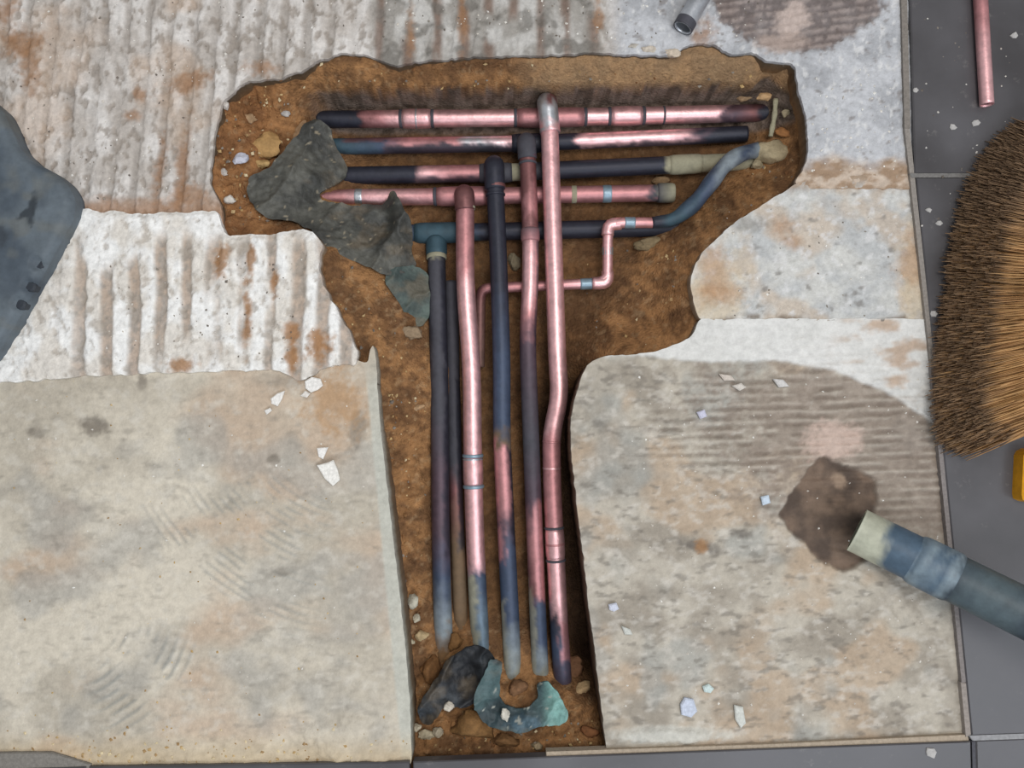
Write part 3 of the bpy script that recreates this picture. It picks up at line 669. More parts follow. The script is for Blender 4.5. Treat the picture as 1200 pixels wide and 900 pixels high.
e = sweep('elbow', el, R_ * 1.14, 'cd', r, 34); band('solder_ring', V2, 241, 246, R_ * 1.14, 'pl', e)
f = band('coupling', V2, 535, 569, R_ * 1.1, 'cu', r, 10)
band('solder_ring', V2, 532, 536, R_ * 1.16, 'so', f); band('solder_ring', V2, 537, 539, R_ * 1.14, 'sv', f); band('solder_ring', V2, 568, 572, R_ * 1.16, 'so', f)

# -- lowest horizontal with the leftmost riser
r = run('dull black pipe: lowest horizontal joined to leftmost charcoal riser', loc=(514, 450))
h = Path([(455, 274, ZH - .004), (560, 272, ZH - .004), (800, 266, ZH - .004)], 0)
sweep('tube', h, R_ * 1.02, [(455, 'te'), (500, 'bl'), (530, 'te'), (560, 'bk'), (800, 'bk')], r, 41, masks=[(480, 560, -40, 40, 'bl', .6)])
band('tee', h, 486, 540, R_ * 1.2, 'te', r, 43)
V1 = Path([(511, 276, ZH - .004), (512, 320, ZH + .006), (515, 450, ZH + .008), (516, 600, ZH + .010), (518, 700, ZH + .014), (521, 775, -0.068), (522, 795, -0.082)], 1, 20)
sweep('tube', V1, R_ * 1.02, [(276, 'te'), (292, 'pl'), (300, 'gr'), (480, 'gr'), (560, 'pu'), (620, 'pu'), (680, 'bl'), (730, 'pb'), (750, 'tn'), (790, 'tn')], r, 42, masks=[(300, 640, 80, 40, 'bk', .8), (300, 600, -90, 30, 'bk', .6)])
f = band('coupling', V1, 280, 300, R_ * 1.22, 'te', r, 44); band('solder_ring', V1, 299, 304, R_ * 1.16, 'pl', f)

# -- slim dark pipe between leftmost riser and its neighbour
r = run('slim dark bronze pipe squeezed between leftmost riser and copper riser', 'slim_pipe', (536, 600))
V0 = Path([(528, 330, ZH - .012), (531, 440, ZH - .008), (534, 560, ZH - .002), (538, 680, ZH + .004), (541, 765, -0.078)], 1, 30)
sweep('tube', V0, .0088, [(440, 'gr'), (540, 'gr'), (580, 'cd'), (640, 'br'), (700, 'br'), (765, 'tn')], r, 51, masks=[(440, 640, 60, 40, 'bk', .8)])

# -- small-bore pipe with bends, running on into the blue-black flexible tail
r = run('small-bore copper pipe stepping up in right angles into a blue-black tail', 'small_bore_pipe', (712, 300))
zs = -0.066
p1 = Path([(562, 430, zs - .012), (563, 348, zs - .004), (566, 338, zs), (700, 332, zs), (712, 326, zs + .002), (712, 280, zs + .008), (714, 264, zs + .012), (726, 261, zs + .014), (770, 261, zs + .014)], 0, 9)
sweep('tube', p1, .0066, [(555, 'pl'), (563, 'cd'), (575, 'cr'), (640, 'cr'), (700, 'cu'), (770, 'cr')], r, 61, seg=14, spread=1)
for (a, b) in (((700, 332.0), (712, 318)), ((712, 276), (724, 262))):
    mid = (a[0], b[1]) if a[1] < b[1] else (b[0], a[1])
    zz = zs + (.001 if a[1] > 300 else .012)
    q = Path([(a[0] - (0 if a[0] > 705 else 6), a[1], zz), (mid[0] if a[0] < 705 else 713, a[1] if a[0] < 705 else 263, zz), (b[0] + (4 if a[0] > 705 else 0), b[1], zz)], 0, 8)
    sweep('elbow', q, .0078, 'cu', r, 62, seg=14)
hs = Path([(680, 333, zs), (694, 332.4, zs)], 0); sweep('solder_ring', hs, .0071, 'so', r, 63, seg=14)
hs = Path([(712, 290, zs + .006), (712, 299, zs + .005)], 1); sweep('solder_ring', hs, .0071, 'sv', r, 64, seg=14)
hs = Path([(732, 261, zs + .014), (744, 261, zs + .014)], 0); sweep('solder_ring', hs, .0071, 'so', r, 65, seg=14)
p2 = Path([(764, 261, zs + .014), (790, 258, zs + .014), (815, 238, zs + .016), (835, 212, zs + .018), (850, 192, zs + .018), (868, 180, zs + .016), (888, 176, zs + .006)], 0, 12)
sweep('tail', p2, .0094, [(764, 'bk'), (790, 'te'), (830, 'bl'), (850, 'pb'), (870, 'bl'), (888, 'pb')], r, 66, seg=16, rprof=lambda t: 0.75 + .3 * sm(0, .3, t) + .06 * np.sin(t * 26))

# keep each pipe's parts where they are while the root sits at its base
def settle(rt):
    bpy.context.view_layer.update()
for o in list(COL.objects):
    if o.type == 'EMPTY' and o.get('group') == 'pipes in the trench':
        inv = Matrix.Translation(o.location).inverted()
        for c in o.children: c.matrix_parent_inverse = inv

# ---------------------------------------------------------------- membrane scraps
def sheet(name, poly, ctrl, tone_a, tone_b, label, cat, seed, amp=0.004, zref=-0.05, flecks=None, fs=20, under=0.0025):
    cps = np.array([(*P(a, b, zz)[:2], zz) for a, b, zz in ctrl]); w = rbf_fit(cps)
    def zf(u, v):
        q = P(u, v, zref); x, y = q[:, 0], q[:, 1]
        f = fbm(u / fs, v / fs, seed, 4); rid = 1 - np.abs(np.sin((u * .8 + v * .6 + 46 * fbm(u / (fs * 1.8), v / (fs * 1.8), seed + 4, 3)) / (fs * .55)))
        return rbf_eval(cps, w, x, y) + amp * (f - .5) * 1.4 + amp * .9 * (rid ** 2 - .3) + amp * .25 * (noise(u / 4, v / 4, seed + 8) - .5)
    def cf(u, v):
        c = mix(lin(tone_a), lin(tone_b), sm(.35, .68, fbm(u / 30, v / 30, seed + 1, 4)))
        c = mix(c, lin((112, 98, 78)), sm(.55, .78, fbm(u / 26, v / 22, seed + 2, 4)) * .45)
        if name == 'curled_membrane': c = mix(c, lin((122, 164, 158)), sm(632, 650, u)); c = mix(c, lin((86, 112, 128)), blob(u, v, 615, 848, 20, 8, 0, .4, 5) * .6)
        if flecks is not None: c = mix(c, lin(flecks), sm(.80, .86, fbm(u / 5, v / 5, seed + 3, 2)) * .85)
        return c
    o = patch(name, dense(poly, 4, 1.5, seed), zf, cf, res=0.0018, zref=zref, skirt=[(under, None)], under=under, mat='membrane')
    tag(o, label, cat, 'membrane scraps'); return o
sheet('membrane_scrap', [(298, 212), (322, 197), (343, 168), (358, 147), (374, 138), (386, 150), (395, 174), (407, 194), (398, 208), (376, 222), (372, 232), (392, 238), (440, 237), (449, 236), (455, 222), (459, 222), (466, 232),
      (476, 246), (484, 272), (482, 296), (488, 312), (470, 320), (450, 322), (420, 308), (388, 297), (378, 282), (365, 270), (345, 264), (318, 262), (302, 246), (294, 228)],
      [(300, 215, -.024), (320, 240, -.026), (345, 180, -.036), (372, 142, -.044), (392, 170, -.056), (405, 195, -.062), (350, 225, -.030), (380, 230, -.052), (340, 258, -.022), (378, 275, -.022), (400, 260, -.044),
       (440, 245, -.052), (457, 224, -.044), (460, 236, -.034), (448, 240, -.060), (466, 258, -.034), (472, 282, -.036), (456, 262, -.058), (478, 270, -.046), (450, 275, -.054), (480, 300, -.052), (430, 300, -.040), (400, 295, -.028), (460, 318, -.045), (488, 312, -.058), (365, 205, -.034)],
      (60, 61, 58), (88, 88, 82), 'large crumpled dark grey membrane sheet at left end of pipes', 'membrane', 201, 0.009, -0.045, (150, 140, 120), 40)
sheet('membrane_scrap', [(450, 321), (468, 314), (488, 310), (500, 318), (503, 345), (501, 376), (490, 384), (476, 378), (469, 356), (456, 340)],
      [(452, 322, -.046), (488, 312, -.058), (500, 345, -.060), (472, 345, -.050), (490, 380, -.058), (474, 374, -.056)], (60, 72, 70), (84, 98, 92), 'small green-grey membrane flap beside leftmost riser', 'membrane', 211, 0.004, -0.055)
sheet('membrane_scrap', [(488, 834), (500, 812), (512, 794), (524, 772), (544, 758), (566, 756), (580, 764), (580, 785), (570, 802), (560, 822), (545, 828), (524, 824), (512, 838), (506, 850), (494, 852)],
      [(490, 840, -.032), (505, 815, -.026), (530, 775, -.030), (560, 760, -.028), (578, 768, -.020), (552, 790, -.040), (540, 820, -.026), (520, 815, -.020), (500, 848, -.028), (570, 800, -.028)],
      (34, 36, 40), (60, 66, 72), 'black crumpled membrane over lower ends of the risers', 'membrane', 221, 0.008, -0.03, None, 22)
sheet('curled_membrane', [(574, 770), (584, 768), (590, 778), (586, 800), (584, 818), (594, 832), (612, 836), (632, 824), (627, 806), (640, 797), (654, 812), (668, 838), (660, 849), (632, 851), (616, 860), (592, 856), (568, 846), (556, 828), (558, 806), (566, 788)],
      [(580, 772, -.014), (572, 800, -.012), (586, 805, -.026), (566, 830, -.014), (590, 845, -.020), (600, 835, -.036), (620, 845, -.022), (640, 802, -.026), (664, 838, -.020), (645, 835, -.024), (628, 815, -.038)],
      (48, 62, 66), (76, 98, 100), 'teal curled membrane strip below the middle risers', 'membrane', 231, 0.004, -0.022, (176, 178, 168), 14)

# ---------------------------------------------------------------- stones, chips, lumps
_ico = None
def ico():
    global _ico
    if _ico is None:
        import bmesh
        bm = bmesh.new(); bmesh.ops.create_icosphere(bm, subdivisions=3, radius=1)
        _ico = (np.array([v.co[:] for v in bm.verts]), np.array([[v.index for v in f.verts] for f in bm.faces])); bm.free()
    return _ico
def rock(name, px, py, z, a, b, h, rot, tone, label, cat='stone', group=None, seed=1, faceted=0.35):
    """a, b: half sizes in picture units; h: half height in metres; resting with its base a little sunk at height z"""
    V, T = ico(); V = V.copy(); rng = np.random.RandomState(seed)
    for _ in range(14):                                     # planar cuts give broken faces
        d = rng.normal(size=3); d /= np.linalg.norm(d); k = rng.uniform(.48, .86); s = V @ d; m = s > k
        V[m] -= np.outer((s[m] - k) * (1 - faceted * .3), d)
    V += 0.16 * (np.stack([fbm(V[:, 0] * 2 + 7 * k, V[:, 1] * 2 + V[:, 2] * 2.3, seed + k, 3) for k in range(3)], 1) - .5) * 2
    V *= (1 + .22 * (fbm(V[:, 0] * 5 + V[:, 2] * 3, V[:, 1] * 5 - V[:, 2] * 4, seed + 11, 3) - .5) * 2)[:, None]
    s = mpp(z); c, sn = math.cos(math.radians(-rot)), math.sin(math.radians(-rot))
    V = V * np.array((a * s, b * s, h)); V = np.stack([V[:, 0] * c - V[:, 1] * sn, V[:, 0] * sn + V[:, 1] * c, V[:, 2] + h * .55], 1)
    n = fbm(V[:, 0] * 300, V[:, 1] * 300 + V[:, 2] * 200, seed + 5, 3)
    o = mesh_np(name, V, None, T, 'stone', None, mix(lin(tone) * .82, lin(tone) * 1.08, sm(.3, .7, n)), smooth=True)
    o.location = P(px, py, z + h * .5); o.location.z = z
    return tag(o, label, cat, group)
def flake(px, py, z, pts, th, tone, label, group=None, tilt=(0, 0)):
    pts = np.array(pts, float); s = mpp(z); w = np.stack([pts[:, 0] * s, -pts[:, 1] * s], 1)
    o = prism('plaster_chip', w, 0, th, 'stone', None, lin(tone), bev=min(.0012, th * .4), xy=True)
    o.location = P(px, py, z); o.rotation_euler = (tilt[0], tilt[1], 0)
    return tag(o, label, 'plaster chip', group)
G = 'white plaster chips on the concrete'
flake(368, 450, .0025, [(-10, -3), (-2, -8), (8, -6), (11, 2), (5, 7), (-3, 10), (-9, 5)], .005, (236, 234, 230), 'round white plaster chip touching corner of ridged adhesive bed', G)
flake(324, 467, .0025, [(-6, 0), (2, -6), (10, -9), (7, 0), (2, 9), (-5, 6)], .004, (238, 236, 232), 'pointed white chip left of the round one below adhesive bed', G)
flake(314, 481, .0025, [(-4, 0), (3, -3), (5, 0), (-1, 5)], .003, (232, 230, 226), 'smallest white chip, just under the pointed chip', G)
flake(378, 530, .0025, [(-6, -5), (7, -6), (1, 8), (-4, 5)], .004, (240, 238, 234), 'triangular white chip above the large chip on left slab', G)
flake(387, 553, .0025, [(-15, -8), (-2, -11), (4, -14), (9, -3), (12, 9), (4, 16), (-5, 8)], .005, (238, 236, 230), 'largest white plaster chip lying on left concrete slab', G)
flake(358, 462, .0025, [(-6, 2), (0, -4), (6, -1), (2, 4)], .003, (224, 220, 214), 'small white chip below the round white chip', G)
flake(806, 829, .002, [(-9, -4), (-4, -12), (6, -10), (10, 3), (3, 10), (-8, 7)], .005, (196, 204, 220), 'bluish white chip near bottom edge of right slab', G)
flake(719, 711, .002, [(-6, -3), (3, -5), (6, 2), (0, 5), (-5, 3)], .004, (204, 208, 222), 'bluish chip on right slab close to the trench edge', G)
flake(734, 738, .002, [(-6, -5), (4, -1), (7, 5), (-2, 5)], .003, (200, 202, 196), 'pale chip on right slab below the bluish edge chip', G)
flake(830, 806, .002, [(-7, -2), (0, -5), (6, 0), (2, 5), (-5, 4)], .004, (200, 216, 214), 'pale green-white chip above bluish chip at bottom right', G)
flake(866, 838, .002, [(-6, -12), (4, -10), (7, 8), (1, 14), (-5, 4)], .004, (202, 204, 198), 'elongated pale chip near right slab bottom edge', G)
flake(896, 586, .003, [(-5, -4), (4, -6), (6, 3), (-3, 6)], .004, (196, 210, 224), 'sky-blue tinted chip left of the dark sunken patch', G)
flake(822, 486, .003, [(-6, -3), (3, -6), (6, 2), (-2, 5)], .004, (198, 198, 216), 'lilac tinted chip on the combed lines of right slab', G)
flake(866, 454, .003, [(-9, -2), (2, -5), (8, 0), (0, 4)], .004, (206, 200, 192), 'pale flat chip under white band, right of centre', G)
flake(914, 449, .003, [(-9, -5), (3, -4), (10, 4), (-2, 5)], .004, (204, 202, 200), 'slanted pale chip under white band, nearer the broom', G)
flake(852, 443, .003, [(-10, -5), (4, -3), (9, 3), (-4, 3)], .003, (204, 194, 184), 'thin beige chip just under the white band', G)
G = 'white flecks on the dark tiles'
for (a, b, s, l) in ((1094, 368, 5, 'white fleck on dark tile left of the broom'), (1116, 150, 5, 'pale fleck on upper dark tile below copper offcut'), (1143, 144, 6, 'pale smudge chip on upper dark tile beside copper offcut tip'),
                     (1088, 246, 4, 'small fleck on dark tile under the tile joint'), (1100, 262, 4, 'second small fleck on dark tile beside broom top'), (1072, 106, 4, 'pale fleck at left edge of upper dark tile'),
                     (1188, 42, 5, 'pale fleck right of the copper offcut'), (1090, 881, 8, 'white smear chip on bottom tile row near corner joint')):
    rng = random.Random(a); n = 6
    flake(a, b, ZT, [(s * rng.uniform(.6, 1.2) * math.cos(k * 6.283 / n), s * rng.uniform(.5, 1.1) * math.sin(k * 6.283 / n)) for k in range(n)], .0018, (178, 176, 174), l, G)

G = 'stones in the trench'
def stone(px, py, a, b, h, rot, tone, label, seed, lift=0, cat='stone', name='stone', zz=None):
    z = soil_at(px, py) - h * .15 + lift if zz is None else zz
    return rock(name, px, py, z, a, b, h, rot, tone, label, cat, G, seed)
stone(312, 170, 21, 19, .012, -20, (176, 140, 92), 'tan broken stone in upper left corner of trench', 1)
stone(306, 192, 12, 7, .006, 10, (190, 158, 108), 'crumbled yellowish stone under the tan stone', 2)
stone(281, 187, 13, 8, .006, -12, (206, 208, 222), 'bluish white plaster piece in trench corner', 3)
stone(262, 201, 7, 5, .004, 20, (196, 190, 184), 'small white plaster piece below the bluish one', 4)
stone(270, 234, 8, 7, .005, 0, (212, 206, 198), 'white pebble near left trench rim above adhesive bed', 5)
stone(290, 139, 12, 7, .006, 15, (170, 140, 108), 'flat brown stone high in the left trench corner', 6)
stone(335, 133, 8, 4, .004, 0, (186, 182, 178), 'pale sliver beside top left soil bank', 7)
stone(265, 124, 5, 6, .004, 0, (206, 200, 194), 'white crumb at upper left trench rim', 8)
stone(352, 152, 5, 14, .005, 35, (168, 136, 104), 'slim tan stick-like fragment by the membrane tip', 9)
stone(484, 705, 10, 9, .008, 0, (188, 184, 168), 'largest pale pebble beside left slab edge in lower trench', 11)
stone(489, 725, 6, 6, .006, 0, (190, 182, 162), 'small round pebble just below the largest pale pebble', 12)
stone(494, 744, 9, 8, .006, 20, (186, 164, 126), 'yellowish stone cluster piece under the pale pebbles', 13)
stone(482, 752, 5, 4, .004, 0, (200, 190, 164), 'tiny cream pebble against the left slab', 14)
stone(503, 785, 13, 22, .012, 8, (128, 92, 58), 'long brown clod left of leftmost riser foot', 15, cat='clod', name='soil_clod')
stone(534, 752, 10, 13, .009, 0, (136, 100, 62), 'brown clod between feet of leftmost pipes', 16, cat='clod', name='soil_clod')
stone(684, 806, 14, 8, .009, -35, (178, 150, 112), 'tan slanted stone at lower right of trench', 17)
stone(672, 782, 13, 15, .010, 0, (120, 86, 62), 'brown clod at foot of rightmost riser', 18, cat='clod', name='soil_clod')
stone(607, 806, 12, 10, .010, 0, (132, 98, 70), 'brown clod under foot of middle riser', 19, cat='clod', name='soil_clod')
stone(592, 838, 6, 8, .006, 0, (206, 202, 190), 'white pebble resting on teal membrane strip', 20, zz=-.016)
stone(526, 828, 7, 6, .005, 10, (206, 198, 184), 'white crumb on black membrane lower edge', 21, zz=-.020)
stone(498, 862, 12, 7, .006, 0, (184, 172, 146), 'cream rubble piece in bottom left trench corner', 22)
stone(489, 852, 6, 6, .005, 0, (192, 182, 160), 'small cream rubble piece touching left slab corner', 23)
stone(514, 858, 8, 6, .006, 30, (178, 166, 144), 'greyish rubble piece right of the cream rubble', 24)
stone(556, 850, 30, 20, .020, 10, (132, 98, 60), 'big brown soil lump at bottom of trench', 25, cat='clod', name='soil_clod')
stone(592, 868, 20, 9, .010, 0, (122, 90, 58), 'brown soil lump below teal strip', 26, cat='clod', name='soil_clod')
stone(630, 874, 9, 6, .006, 0, (158, 140, 112), 'round tan pebble on bottom trench edge', 27)
stone(690, 856, 13, 8, .007, 0, (136, 92, 60), 'reddish clod in bottom right trench corner', 28, cat='clod', name='soil_clod')
stone(905, 181, 28, 17, .014, -12, (176, 162, 132), 'large pale mortar lump at right end of pipes', 31)
stone(888, 192, 10, 12, .009, 20, (168, 156, 128), 'pale mortar lump beside blue-black tail tip', 32)
stone(894, 114, 12, 5, .006, 0, (188, 154, 114), 'orange-tan stone above right pipe ends', 33)
stone(872, 116, 9, 4, .005, 0, (150, 124, 96), 'brown flat stone above topmost pipe end', 34)
stone(922, 132, 7, 6, .005, -20, (158, 146, 120), 'small grey-tan stone right of pale splinter', 35)
stone(918, 155, 14, 7, .007, 20, (160, 112, 70), 'orange-brown stone above pale mortar lump', 36)
stone(760, 285, 22, 9, .007, -8, (138, 122, 94), 'grey-tan lump below lowest horizontal pipe', 37)
stone(775, 212, 12, 6, .006, 0, (146, 120, 90), 'tan lump between third and fourth horizontal pipes', 38)
stone(602, 306, 10, 12, .008, 0, (136, 126, 104), 'grey lump between blue-black riser and red riser', 39)
stone(482, 390, 15, 12, .008, 25, (150, 130, 106), 'grey-brown stone in soil bank under green-grey flap', 40)
stone(490, 478, 10, 4, .004, -15, (178, 146, 112), 'thin tan flake on soil bank beside leftmost riser', 41)
stone(760, 58, 11, 5, .005, 0, (202, 192, 178), 'rounded cream stone on upper trench rim', 42, zz=.0005)
stone(788, 63, 13, 7, .007, 5, (204, 190, 172), 'larger cream stone at upper trench rim under metal tube', 43, zz=-.003)
stone(742, 54, 7, 4, .004, 0, (186, 180, 170), 'smallest cream stone on upper trench rim', 44, zz=.0005)
# thin pale splinter standing against the right pipe ends
sp = Path([(909, 116, -.052), (908, 135, -.054), (903, 160, -.058)], 1, 8)
o = sweep('plaster_splinter', sp, .0038, 'pl', None, 71, seg=8, mat='stone', rprof=lambda t: .75 + .4 * np.sin(t * 9 + 1) ** 2 * .6, tone_mul=1.25)
tag(o, 'thin upright pale splinter across right end of topmost pipe', 'splinter')

# ---------------------------------------------------------------- kneeling pad at the left edge
KP = [(-120, 96), (-20, 110), (0, 127), (10, 148), (20, 172), (36, 188), (60, 200), (76, 213), (86, 232), (84, 254), (66, 288), (42, 332), (18, 374), (0, 404), (-40, 460), (-120, 510)]
studs = [(44, 309), (34, 335), (22, 356)]
def zK(u, v, d):
    z = 0.034 - 0.010 * (1 - np.sqrt(np.clip(1 - (1 - np.clip(d / .010, 0, 1)) ** 2, 0, 1))) + 0.002 * (fbm(u / 60, v / 60, 301, 3) - .5)
    for a, b in studs: z = z - 0.005 * (1 - sm(6, 9, np.hypot((u - a) * 1.1, v - b)))
    return z
def cK(u, v):
    n = fbm(u / 40, v / 40, 302, 4)
    c = mix(lin((74, 84, 94)), lin((98, 108, 116)), sm(.3, .7, n))
    c = mix(c, lin((110, 112, 108)), sm(.55, .75, fbm(u / 30, v / 26, 303, 3)) * .5)
    c = mix(c, lin((44, 50, 56)), np.clip(blob(u, v, 40, 246, 5, 16, 10, .5, 304) + blob(u, v, 34, 250, 10, 4, -30, .5, 305), 0, 1) * .85)
    return mix(c, lin((44, 48, 54)), blob(u, v, 2, 278, 10, 12, 0, .5, 306) * .5)
kp = root('kneeling_pad', P(-10, 280, .008)); tag(kp, 'slate-grey rubber kneeling pad with rounded corner at left edge', 'kneeling pad')
pad_o = patch('pad', dense(KP, 4), zK, cK, res=0.0025, zref=0.03, skirt=[(0.016, None), (0.024, (56, 62, 70))], mat='rubber', edge=True, parent=kp)
pad_o.matrix_parent_inverse = Matrix.Translation(kp.location).inverted()
for a, b in studs:
    c = P(a, b, .03)[:2]; t = np.arange(16) * 2 * math.pi / 16
    s = prism('stud', np.stack([c[0] + .0066 * np.cos(t), c[1] + .0066 * np.sin(t)], 1), .018, .029, 'rubber', kp, lin((52, 58, 66)), bev=.0015, xy=True)
    s.matrix_parent_inverse = Matrix.Translation(kp.location).inverted()

# ---------------------------------------------------------------- copper offcut, metal tube, drain pipe
def linepath(a, b, axis): return Path([a, b], axis)
o = sweep('copper_offcut', linepath((1145.5, -60, ZT + .0078), (1156.5, 123, ZT + .0078), 1), .0078, [(-60, 'cr'), (20, 'cr'), (70, 'cu'), (123, 'cu')], None, 81, hollow=True)
tag(o, 'straight copper pipe offcut lying on dark tile at top right', 'pipe')
mt = root('metal_tube', P(812, 15, .003)); tag(mt, 'grey metal tube end poking in at the top edge above trench', 'tube')
q = linepath((842, -40, .016), (800, 33, .016), 1)
for nm, pth, rd, kd, hol in (('barrel', q, .0115, 'sv', True), ('rim', q.cut(24, 33, 6), .0122, 'gr', True)):
    c = sweep(nm, pth, rd, [(-60, 'gr'), (40, kd)] if nm == 'barrel' else kd, mt, 82, hollow=hol); c.matrix_parent_inverse = Matrix.Translation(mt.location).inverted()
vh = root('plastic_hose', P(1100, 670, .01)); tag(vh, 'blue-grey plastic hose with pale open mouth lying at lower right', 'hose')
def hp(a, b): 
    A0, B0 = np.array((1004.0, 621.0, .027)), np.array((1330.0, 782.0, .135)); return Path([tuple(A0 + (B0 - A0) * a), tuple(A0 + (B0 - A0) * b)], 0)
def hpart(nm, a, b, rad, stops, hollow=True, prof=None, masks=()):
    c = sweep(nm, hp(a, b), rad, stops, vh, 90 + int(a * 100), masks, hollow, 32, prof, 'plastic', spread=10)
    c.matrix_parent_inverse = Matrix.Translation(vh.location).inverted(); return c
KIND['hw'] = ((176, 178, 160), 0, .6); KIND['hb'] = ((74, 94, 112), 0, .5); KIND['hl'] = ((122, 138, 148), 0, .5); KIND['hd'] = ((54, 65, 74), 0, .5); KIND['ht'] = ((78, 92, 98), 0, .5)
hpart('mouth', 0, .24, .0255, [(1004, 'hw'), (1030, 'hw'), (1044, 'hb'), (1080, 'hb')])
col = hpart('collar', .20, .36, .0282, [(1060, 'hb'), (1075, 'hl'), (1095, 'hb'), (1108, 'hl'), (1120, 'hd')], prof=lambda t: 1 - .10 * np.abs(2 * t - 1) ** 8)
hpart('tube', .33, 1, .0262, [(1110, 'hd'), (1150, 'ht'), (1180, 'ht'), (1215, 'hd'), (1330, 'hd')])

# ---------------------------------------------------------------- broom head
bro = root('broom', P(1260, 340, ZT)); tag(bro, 'broom head with stiff brown bristles lying on dark tiles at right', 'broom')
rng = np.random.RandomState(5)
NB = 12000
t = rng.rand(NB); k = rng.rand(NB)
yr = np.interp(t, [0, 1], [210, 440]); yt = np.interp(t, [0, .1, .25, .5, .75, .92, 1], [146, 172, 222, 310, 420, 505, 534])
xt = np.interp(yt, [140, 150, 180, 230, 300, 400, 480, 520, 536], [1198, 1180, 1152, 1126, 1110, 1097, 1090, 1098, 1128])
yt = yt - 26 * k * sm(.8, 1, t)
zt_ = ZT + .004 + k * .056 + rng.normal(0, .003, NB); zt_ = np.maximum(zt_, ZT + .002); xt = xt + k * 62 + rng.normal(0, 4, NB)
tip = np.array([P(a, b, c) for a, b, c in zip(xt, yt + rng.normal(0, 4, NB), zt_)])
zr = ZT + .012 + k * .046; rt = np.array([P(1345, a, c) for a, c in zip(yr, zr)])
midp = (tip + rt) / 2; midp[:, 2] += .004; midp[:, 1] += rng.normal(0, .004, NB)
ring = np.array([(math.cos(a), math.sin(a)) for a in (0, 2.094, 4.189)])
Vb = np.zeros((NB, 4, 3, 3)); cb = np.zeros((NB, 4, 3, 3))
dirv = tip - rt; dirv /= np.linalg.norm(dirv, axis=1)[:, None]
sa = np.cross(dirv, (0, 0, 1.0)); sa /= np.linalg.norm(sa, axis=1)[:, None]; sb = np.cross(dirv, sa)
q3 = tip * .86 + midp * .14
tonev = rng.rand(NB)
gold = mix(lin((158, 112, 62)), lin((208, 162, 102)), tonev); gold = mix(gold, lin((128, 104, 80)), (1 - sm(.25, .45, t)) * .75); dust = mix(lin((92, 72, 56)), lin((150, 124, 98)), rng.rand(NB))
for i, (pt, rad, f) in enumerate(((rt, .0009, 0), (midp, .0009, 0), (q3, .0008, .45), (tip, .00055, 1))):
    for j, (a, b) in enumerate(ring):
        Vb[:, i, j] = pt + sa * a * rad + sb * b * rad; cb[:, i, j] = gold * (1 - f) + dust * f
base = np.arange(NB)[:, None] * 12; Qb = []
for i in range(3):
    for j in range(3):
        a, b = i * 3 + j, i * 3 + (j + 1) % 3; Qb.append(np.concatenate([base + a, base + b, base + b + 3, base + a + 3], 1))
o = mesh_np('bristles', Vb.reshape(-1, 3), np.concatenate(Qb), base + np.array([[9, 10, 11]]), 'bristle', bro, cb.reshape(-1, 3)); o['kind'] = 'stuff'
inv = Matrix.Translation(bro.location).inverted(); o.matrix_parent_inverse = inv
bl = prism('block', [(1335, 200), (1400, 196), (1400, 484), (1335, 480)], ZT + .006, ZT + .066, 'stone', bro, lin((150, 112, 72)), bev=.004, zref=0); bl.matrix_parent_inverse = inv
# yellow tool handle at the right edge
th = root('tool_handle', P(1230, 556, ZT)); tag(th, 'yellow plastic tool handle at right edge below the broom', 'tool')
inv = Matrix.Translation(th.location).inverted()
KIND['ye'] = ((214, 150, 24), 0, .4); KIND['yd'] = ((60, 56, 50), 0, .5)
c = prism('grip', [(1202, 534), (1205, 529), (1211, 526), (1330, 520), (1330, 588), (1207, 589), (1201, 586), (1200, 580)], ZT, ZT + .022, 'plastic', th, lin((222, 158, 22)), bev=.004); c.matrix_parent_inverse = inv
c = prism('end_cap', [(1330, 516), (1350, 515), (1350, 592), (1330, 592)], ZT, ZT + .024, 'plastic', th, lin((60, 56, 50)), bev=.004); c.matrix_parent_inverse = inv

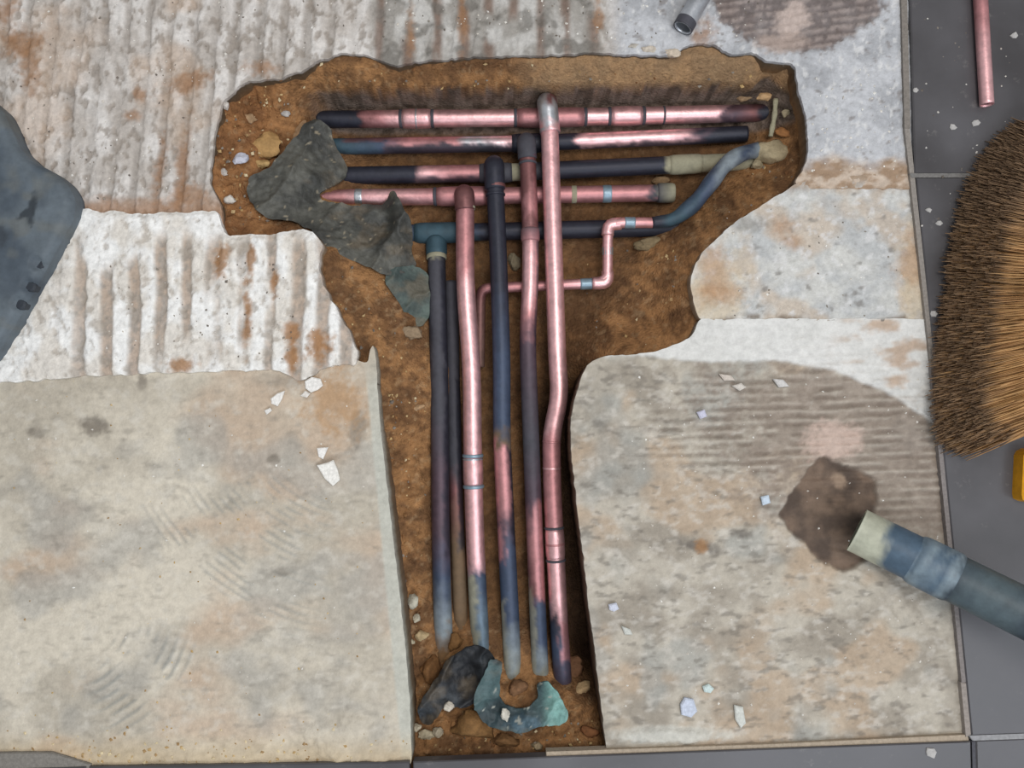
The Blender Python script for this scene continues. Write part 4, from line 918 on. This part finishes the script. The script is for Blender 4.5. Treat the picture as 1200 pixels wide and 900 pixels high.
# ---------------------------------------------------------------- grit: crumbs too small to count
rng = np.random.RandomState(9); pts = []
def scatter(n, x0, x1, y0, y1, zf, sz, tones, cond=None):
    for _ in range(n):
        a, b = rng.uniform(x0, x1), rng.uniform(y0, y1)
        if cond and not cond(a, b): continue
        zz = zf(np.array([a]), np.array([b])); pts.append((a, b, float(np.ravel(zz)[0]), sz * rng.uniform(.5, 1.5), tones[rng.randint(len(tones))]))
wht = [(236, 234, 228), (214, 208, 198), (226, 222, 214)]; sand = [(206, 180, 134), (190, 160, 112), (222, 206, 170), (168, 138, 98)]; grey = [(120, 112, 104), (150, 142, 132)]
scatter(420, 0, 480, 840, 894, zC, 1.5, sand, lambda a, b: rng.rand() < ((b - 835) / 60) ** 2)
scatter(160, 10, 440, 440, 860, zC, 1.1, wht + sand)
scatter(320, 0, 420, 0, 235, zA, 1.2, wht + grey, lambda a, b: not (a > 240 and b > 85))
scatter(140, 440, 900, 0, 48, zA, 1.3, wht + grey)
scatter(160, 120, 370, 300, 425, lambda a, b: zB(a, b, np.array([.02])), 1.2, wht + grey)
scatter(200, 720, 1100, 440, 850, zF, 1.2, wht)
scatter(60, 950, 1050, 80, 200, zA, 1.3, wht)
scatter(60, 850, 1070, 240, 370, zD, 1.2, wht + grey)
scatter(60, 1075, 1190, 20, 330, lambda a, b: np.array([ZT]), 1.2, grey + wht)
def ss(a, b):
    p = P(a[0], b[0], -.04); return soil_z(np.array([p[0]]), np.array([p[1]]))
for (x0, x1, y0, y1, nn) in ((255, 340, 110, 265, 150), (385, 500, 300, 440, 70), (455, 500, 450, 860, 150), (300, 930, 75, 105, 60), (490, 700, 800, 880, 120), (860, 940, 100, 220, 70), (680, 800, 290, 410, 50)):
    scatter(nn, x0, x1, y0, y1, ss, 1.7, sand + grey + [(120, 84, 54), (140, 100, 64)])
oc = np.array([(1, 0, 0), (-1, 0, 0), (0, 1, 0), (0, -1, 0), (0, 0, 1), (0, 0, -1)], float); of = np.array([(0, 2, 4), (2, 1, 4), (1, 3, 4), (3, 0, 4), (2, 0, 5), (1, 2, 5), (3, 1, 5), (0, 3, 5)])
Vg = []; Tg = []; Cg = []
for i, (a, b, z, s, tn) in enumerate(pts):
    c = P(a, b, z); sc = s * mpp(z) * rng.uniform(.6, 1.3, 3); an = rng.uniform(0, 6.28)
    q = (oc + rng.uniform(-.25, .25, (6, 3))) * sc; q = np.stack([q[:, 0] * math.cos(an) - q[:, 1] * math.sin(an), q[:, 0] * math.sin(an) + q[:, 1] * math.cos(an), q[:, 2]], 1)
    Vg.append(q + c); Tg.append(of + i * 6); Cg.append(np.tile(lin(tn), (6, 1)))
g = mesh_np('grit', np.concatenate(Vg), None, np.concatenate(Tg), 'stone', None, np.concatenate(Cg), smooth=False)
tag(g, 'tiny crumbs of mortar and sand strewn over floor and soil', 'grit', kind='stuff')
